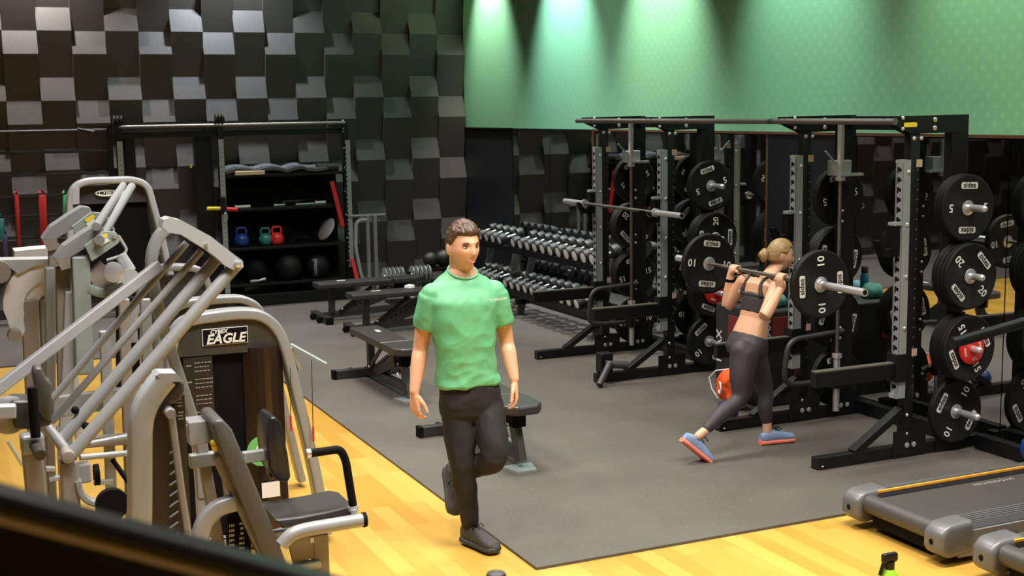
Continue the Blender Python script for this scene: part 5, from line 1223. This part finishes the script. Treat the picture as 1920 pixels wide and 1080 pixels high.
# machine interior between the legs: uprights, guide rods and a damper
gm = machine('cable_column', 'grey cable column with pulleys and black damper among the machines at the lower left', (at(215, 800, 6.3).x, 6.3, 0))
for (a, b, w_, m) in (((196, 620), (205, 930), .05, SILV), ((232, 560), (240, 930), .05, mat_bounce), ((272, 560), (280, 930), .05, SILV)):
    p0 = at(*a, 6.35); p1 = at(*b, 6.35); mb = MB(); mb.beam(p0, Vector((p1.x, p1.y, .03)), w_, w_, (0, 1, 0), .006); part(gm, 'post', mb, m)
mb = MB(); mb.prism(flat([(222, 560), (262, 560), (262, 760), (222, 760)], 6.6), (0, .1, 0)); part(gm, 'weight_stack', mb, BLKM)
mb = MB(); ribbon(mb, sm(flat([(249, 640), (248, 600), (258, 575), (285, 570)], 6.5), 20), .045, .08); part(gm, 'hoop', mb, SILV)
mb = MB(); mb.tube([at(211, 862, 6.1), at(245, 910, 6.0)], .012, 10); part(gm, 'damper', mb, BLKM)
mb = MB(); mb.lathe([(.045, -.01), (.05, -.012), (.05, .012), (.045, .01)], at(181, 890, 6.1), 'x', 20); part(gm, 'pulley', mb, BLKM)
mb = MB(); mb.beam(at(176, 905, 6.1), at(212, 903, 6.1), .03, .02); part(gm, 'axle', mb, ZINC)
mb = MB(); mb.box((at(238, 900, 6.35).x, 6.35, .04), (.45, .3, .07), None, .01); part(gm, 'base', mb, mat_bounce)
mb = MB(); mb.beam(at(150, 830, 6.3), at(245, 822, 6.3), .05, .05, bev=.005); part(gm, 'cross_rail', mb, mat_bounce)
# --- pad with grips, lower left
Y8 = 5.2
pd = machine('padded_seat_machine', 'machine at the lower left with dark padded rest, black upright grip and silver post', (at(68, 900, Y8).x, Y8, 0))
def cushion(root, name, quad, d, m, bev=.02, seg=3):
    mb = MB(); mb.prism(quad, d); o = part(root, name, mb, m); b = o.modifiers.new('bev', 'BEVEL'); b.width = bev; b.segments = seg; o.data.polygons.foreach_set('use_smooth', [True]*len(o.data.polygons)); return o
p0 = at(65, 860, Y8); mb = MB(); mb.beam(Vector((p0.x+.02, Y8, .03)), at(58, 828, Y8), .075, .09, (0, 1, 0), .008); part(pd, 'post', mb, mat_bounce)
mb = MB(); mb.box(at(60, 830, Y8), (.085, .1, .075), None, .012); part(pd, 'post_head', mb, SILV)
cushion(pd, 'seat_pad', flat([(16, 760), (24, 752), (55, 752), (97, 780), (97, 798), (62, 806), (28, 806)], Y8+.05), (0, .16, 0), VINYL)
cushion(pd, 'upright_pad', flat([(61, 700), (66, 690), (78, 690), (88, 712), (97, 720), (97, 788), (88, 790), (70, 770), (66, 730)], Y8), (0, .1, 0), PADL)
mb = MB(); mb.tube(flat([(60, 726), (67, 820)], Y8-.08), .019, 16); part(pd, 'black_grip', mb, BLKM)
mb = MB(); mb.tube([at(66, 834, Y8-.06), at(75, 854, Y8-.16)], .022, 18); part(pd, 'roller_grip', mb, DARKGREY)
mb = MB(); mb.lathe([(.001, -.02), (.06, -.02), (.075, -.01), (.075, .01), (.06, .02), (.001, .02)], at(16, 778, Y8+.1), 'y', 28); part(pd, 'wheel', mb, SILV)
mb = MB(); mb.beam(at(-20, 772, Y8+.02), at(30, 770, Y8+.02), .06, .05, bev=.005); part(pd, 'arm', mb, WSILV)
mb = MB(); mb.tube(flat([(15, 828), (42, 872)], Y8+.4), .008, 8); part(pd, 'thin_rod', mb, CHR)
mb = MB(); mb.box((p0.x, Y8+.15, .035), (.3, .6, .06), None, .01); part(pd, 'base', mb, SILV)
for q, (a, b) in enumerate((((86, 879), (103, 879)), ((92, 899), (118, 894)))):
    p = at(a[0], a[1], 6.4); r_ = at(b[0], b[1], 6.4); mb = MB(); mb.beam(p, r_, .04, .02, bev=.003); part(pd, 'pedal', mb, WSILV)
# --- near tower with silver housing
Y9 = 4.95
nt = machine('weight_tower', 'nearest weight tower, rounded silver housing with dark grey cap and sloping lever', (at(290, 850, Y9).x, Y9, 0), group='weight stack towers of the strength machines')
P = flat([(262, 1060), (262, 940), (262, 850), (264, 790), (275, 755), (292, 728), (310, 706)], Y9); P = [Vector((P[0].x, Y9, .03))]+P
mb = MB(); ribbon(mb, sm(P, 50), .088, .1); part(nt, 'housing', mb, WSILV)
mb = MB(); mb.prism(flat([(292, 704), (300, 700), (330, 700), (345, 716), (310, 716)], Y9-.05), (0, .1, 0)); part(nt, 'housing_top', mb, WSILV)
cushion(nt, 'cap', flat([(289, 768), (292, 745), (312, 722), (345, 715), (347, 735), (338, 752), (310, 765)], Y9-.01), (0, .12, 0), DARKGREY, .012)
mb = MB(); mb.prism(flat([(285, 1050), (287, 770), (312, 762), (346, 740), (352, 860), (362, 1050)], Y9+.03), (0, .1, 0)); part(nt, 'dark_side_panel', mb, mat('side_panel_brown', (.03, .024, .02), .4))
a_ = at(330, 760, Y9+.02); 
placard(nt, 326, 745, 345, 800, Y9+.015, 8, 5)
mb = MB()
for k in range(9):
    q = at(318, 850+20*k, Y9+.022); mb.beam(q, q+Vector((.035, 0, .02)), .003, .012, (0, 1, 0))
part(nt, 'weight_labels', mb, mat_hole2)
mb = MB(); ribbon(mb, sm([at(320, 768, Y9-.06), at(328, 830, Y9-.06), at(340, 920, Y9-.06), at(357, 1030, Y9-.06)], 12), .026, .03); part(nt, 'lever', mb, SILV)
mb = MB(); mb.lathe([(.001, -.02), (.018, -.02), (.02, 0), (.02, .06)], at(319, 775, Y9-.06), 'y', 16); part(nt, 'lever_pivot', mb, SILV)
mb = MB(); mb.box((at(300, 1000, Y9).x, Y9+.05, .04), (.35, .5, .07), None, .01); part(nt, 'base', mb, SILV)
mb = MB(); mb.box(at(372, 806, Y9+.6), (.1, .12, .1), None, .003); part(nt, 'square_bracket', mb, [SILV])
mb = MB(); mb.box(at(350, 806, Y9+.6)+Vector((0, 0, .0)), (.06, .06, .05)); part(nt, 'bracket_arm', mb, SILV)
# --- chest press with backrest and seat
Y10 = 5.4
cp = machine('chest_press_machine', 'silver press machine with dark sloping backrest, seat and black foam handle beside the man', (at(560, 960, Y10).x, Y10, 0))
bk_ = flat([(398, 797), (404, 788), (418, 787), (435, 805), (465, 875), (500, 960), (545, 1075), (560, 1110), (528, 1115), (500, 1060), (455, 950), (420, 865)], Y10-.08)
cushion(cp, 'backrest', bk_, (0, .28, 0), PADL, .018)
mb = MB(); mb.beam(at(408, 852, Y10+.02), at(520, 1085, Y10+.02), .055, .07, (0, 1, 0), .006); part(cp, 'backrest_beam', mb, mat_bounce)
mb = MB(); mb.tube([at(401, 833, Y10-.02), at(404, 842, Y10)], .014, 12); mb.ball(at(400, 830, Y10-.02), .014, 12, 8); part(cp, 'yellow_knob', mb, YEL)
mb = MB(); ribbon(mb, sm(flat([(372, 1035), (376, 1000), (388, 972), (410, 952), (440, 942)], Y10-.02), 24), .07, .06); part(cp, 'curved_arm', mb, SILV)
for (a, b, w_) in (((375, 820), (412, 1035), .05), ((414, 825), (440, 1040), .03)):
    p1 = at(*a, Y10+.3); p2 = at(*b, Y10+.3); mb = MB(); mb.beam(p1, p1+(p2-p1)*1.9, w_, w_, (0, 1, 0), .005); part(cp, 'upright', mb, mat_bounce)
mb = MB(); mb.beam(at(355, 865, Y10+.28), at(408, 858, Y10+.28), .05, .06, bev=.005); part(cp, 'cross_tube', mb, SILV)
# weight stack numbers
wa = at(447, 1010, Y10+.25); mb = MB(); mb.box((wa.x, wa.y, wa.z-.05), (.1, .06, .4)); part(cp, 'weight_stack', mb, BLKM)
for k, (l, r2) in enumerate((('110', '49.9'), ('130', '59'), ('150', '68'), ('170', '77.1'), ('190', '86.2'), ('210', '95.3'))):
    q = at(434, 986+9.2*k, Y10+.215); txt(cp, l, .017, WHITE, q, name='number', bold=.0006); txt(cp, r2, .014, WHITE, q+Vector((.047, 0, .003)), name='number', bold=.0005)
# headrest pad and square tube
cushion(cp, 'chest_pad', flat([(508, 783), (517, 782), (528, 795), (540, 850), (546, 895), (540, 905), (520, 903), (505, 880), (500, 830), (502, 795)], Y10+.12), (0, .2, 0), mat('black_vinyl', (.012, .012, .013), .3), .02)
mb = MB(); mb.beam(at(455, 858, Y10+.2), at(505, 851, Y10+.2), .04, .05, bev=.004); part(cp, 'pad_tube', mb, SILV)
mb = MB(); mb.box(at(504, 853, Y10+.2), (.016, .08, .19), None, .004); part(cp, 'pad_bracket', mb, BLK)
st_ = at(588, 975, Y10)
# seat
xa, xb = at(512, 980, Y10-.1).x, at(668, 950, Y10-.1).x; zs = at(600, 955, Y10).z
mb = MB(); mb.prism([at(515, 975, Y10-.1), at(560, 970, Y10-.1), at(610, 961, Y10-.1), at(650, 952, Y10-.1), at(672, 955, Y10-.1), at(670, 968, Y10-.1), at(610, 980, Y10-.1), at(530, 993, Y10-.1)], (0, .3, 0)); o = part(cp, 'seat', mb, VINYL); b = o.modifiers.new('bev', 'BEVEL'); b.width = .012; b.segments = 3
mb = MB(); mb.tube(sm(flat([(528, 1022), (545, 1004), (570, 994), (620, 985), (680, 975)], Y10-.16), 24), .03, 18); part(cp, 'lower_tube', mb, SILV)
mb = MB(); mb.tube(flat([(679, 975), (686, 974)], Y10-.16), .033, 20); part(cp, 'end_cap', mb, BLKM)
mb = MB(); mb.tube(rounded(flat([(580, 850), (638, 842), (648, 862), (662, 948)], Y10-.12), .06, 6), .0185, 16); part(cp, 'foam_handle', mb, BLKM)
mb = MB(); mb.tube(flat([(574, 851), (582, 850)], Y10-.12), .021, 16); part(cp, 'handle_collar', mb, CHR)
mb = MB(); mb.tube(flat([(662, 948), (663, 957)], Y10-.12), .023, 16); mb.tube(flat([(663, 955), (664, 974)], Y10-.14), .013, 12); part(cp, 'handle_socket', mb, WSILV)
pp = at(595, 1000, Y10+.02); mb = MB(); mb.prism(flat([(540, 1012), (606, 1000), (608, 1035), (552, 1062)], Y10+.0), (0, .03, 0)); part(cp, 'seat_plate', mb, mat_bounce)
mb = MB(); mb.beam(Vector((pp.x+.01, Y10+.03, .03)), Vector((pp.x+.01, Y10+.03, pp.z)), .07, .07, (0, 1, 0), .006); part(cp, 'seat_post', mb, mat_bounce)
mb = MB(); mb.box(at(590, 1012, Y10-.002), (.04, .003, .022)); part(cp, 'white_label', mb, WHITE)
mb = MB(); mb.beam(at(550, 1064, Y10), at(600, 1055, Y10), .05, .03, bev=.004); part(cp, 'lower_crossbar', mb, WSILV)
mb = MB(); mb.beam((at(400, 1080, Y10+.3).x, Y10+.1, .05), (pp.x+.05, Y10+.05, .05), .1, .08, bev=.01); part(cp, 'base_beam', mb, SILV)
# --- mezzanine railing in the foreground (out of focus)
rl = thing('railing', 'black railing of the upper level crossing the lower left corner, out of focus', 'railing', (0, 1.4, 0))
ra_, rb_ = at(-160, 888, 1.42), at(760, 1137, 1.42)
RAILM = mat('railing_black', (.012, .012, .012), .4); RAILB = mat('railing_beige_strip', (.85, .66, .45), .5); RPAN = mat('railing_dark_panel', (.009, .009, .008), .6)
mb = MB(); mb.beam(ra_, rb_, .05, .021, bev=.006); part(rl, 'top_rail', mb, RAILM)
dv = Vector((0, 0, -.0185)); mb = MB(); mb.beam(ra_+dv, rb_+dv, .045, .012, bev=.003); part(rl, 'beige_strip', mb, RAILB)
mb = MB(); mb.prism([ra_+Vector((0, .0, -.024)), rb_+Vector((0, .0, -.024)), Vector((rb_.x, rb_.y+.004, .2)), Vector((ra_.x, ra_.y+.004, .2))], (0, .03, 0)); part(rl, 'panel', mb, RPAN)
mb = MB(); mb.box((.5*(ra_.x+rb_.x), 1.44, .1), (abs(rb_.x-ra_.x), .12, .2)); part(rl, 'kerb', mb, RPAN)
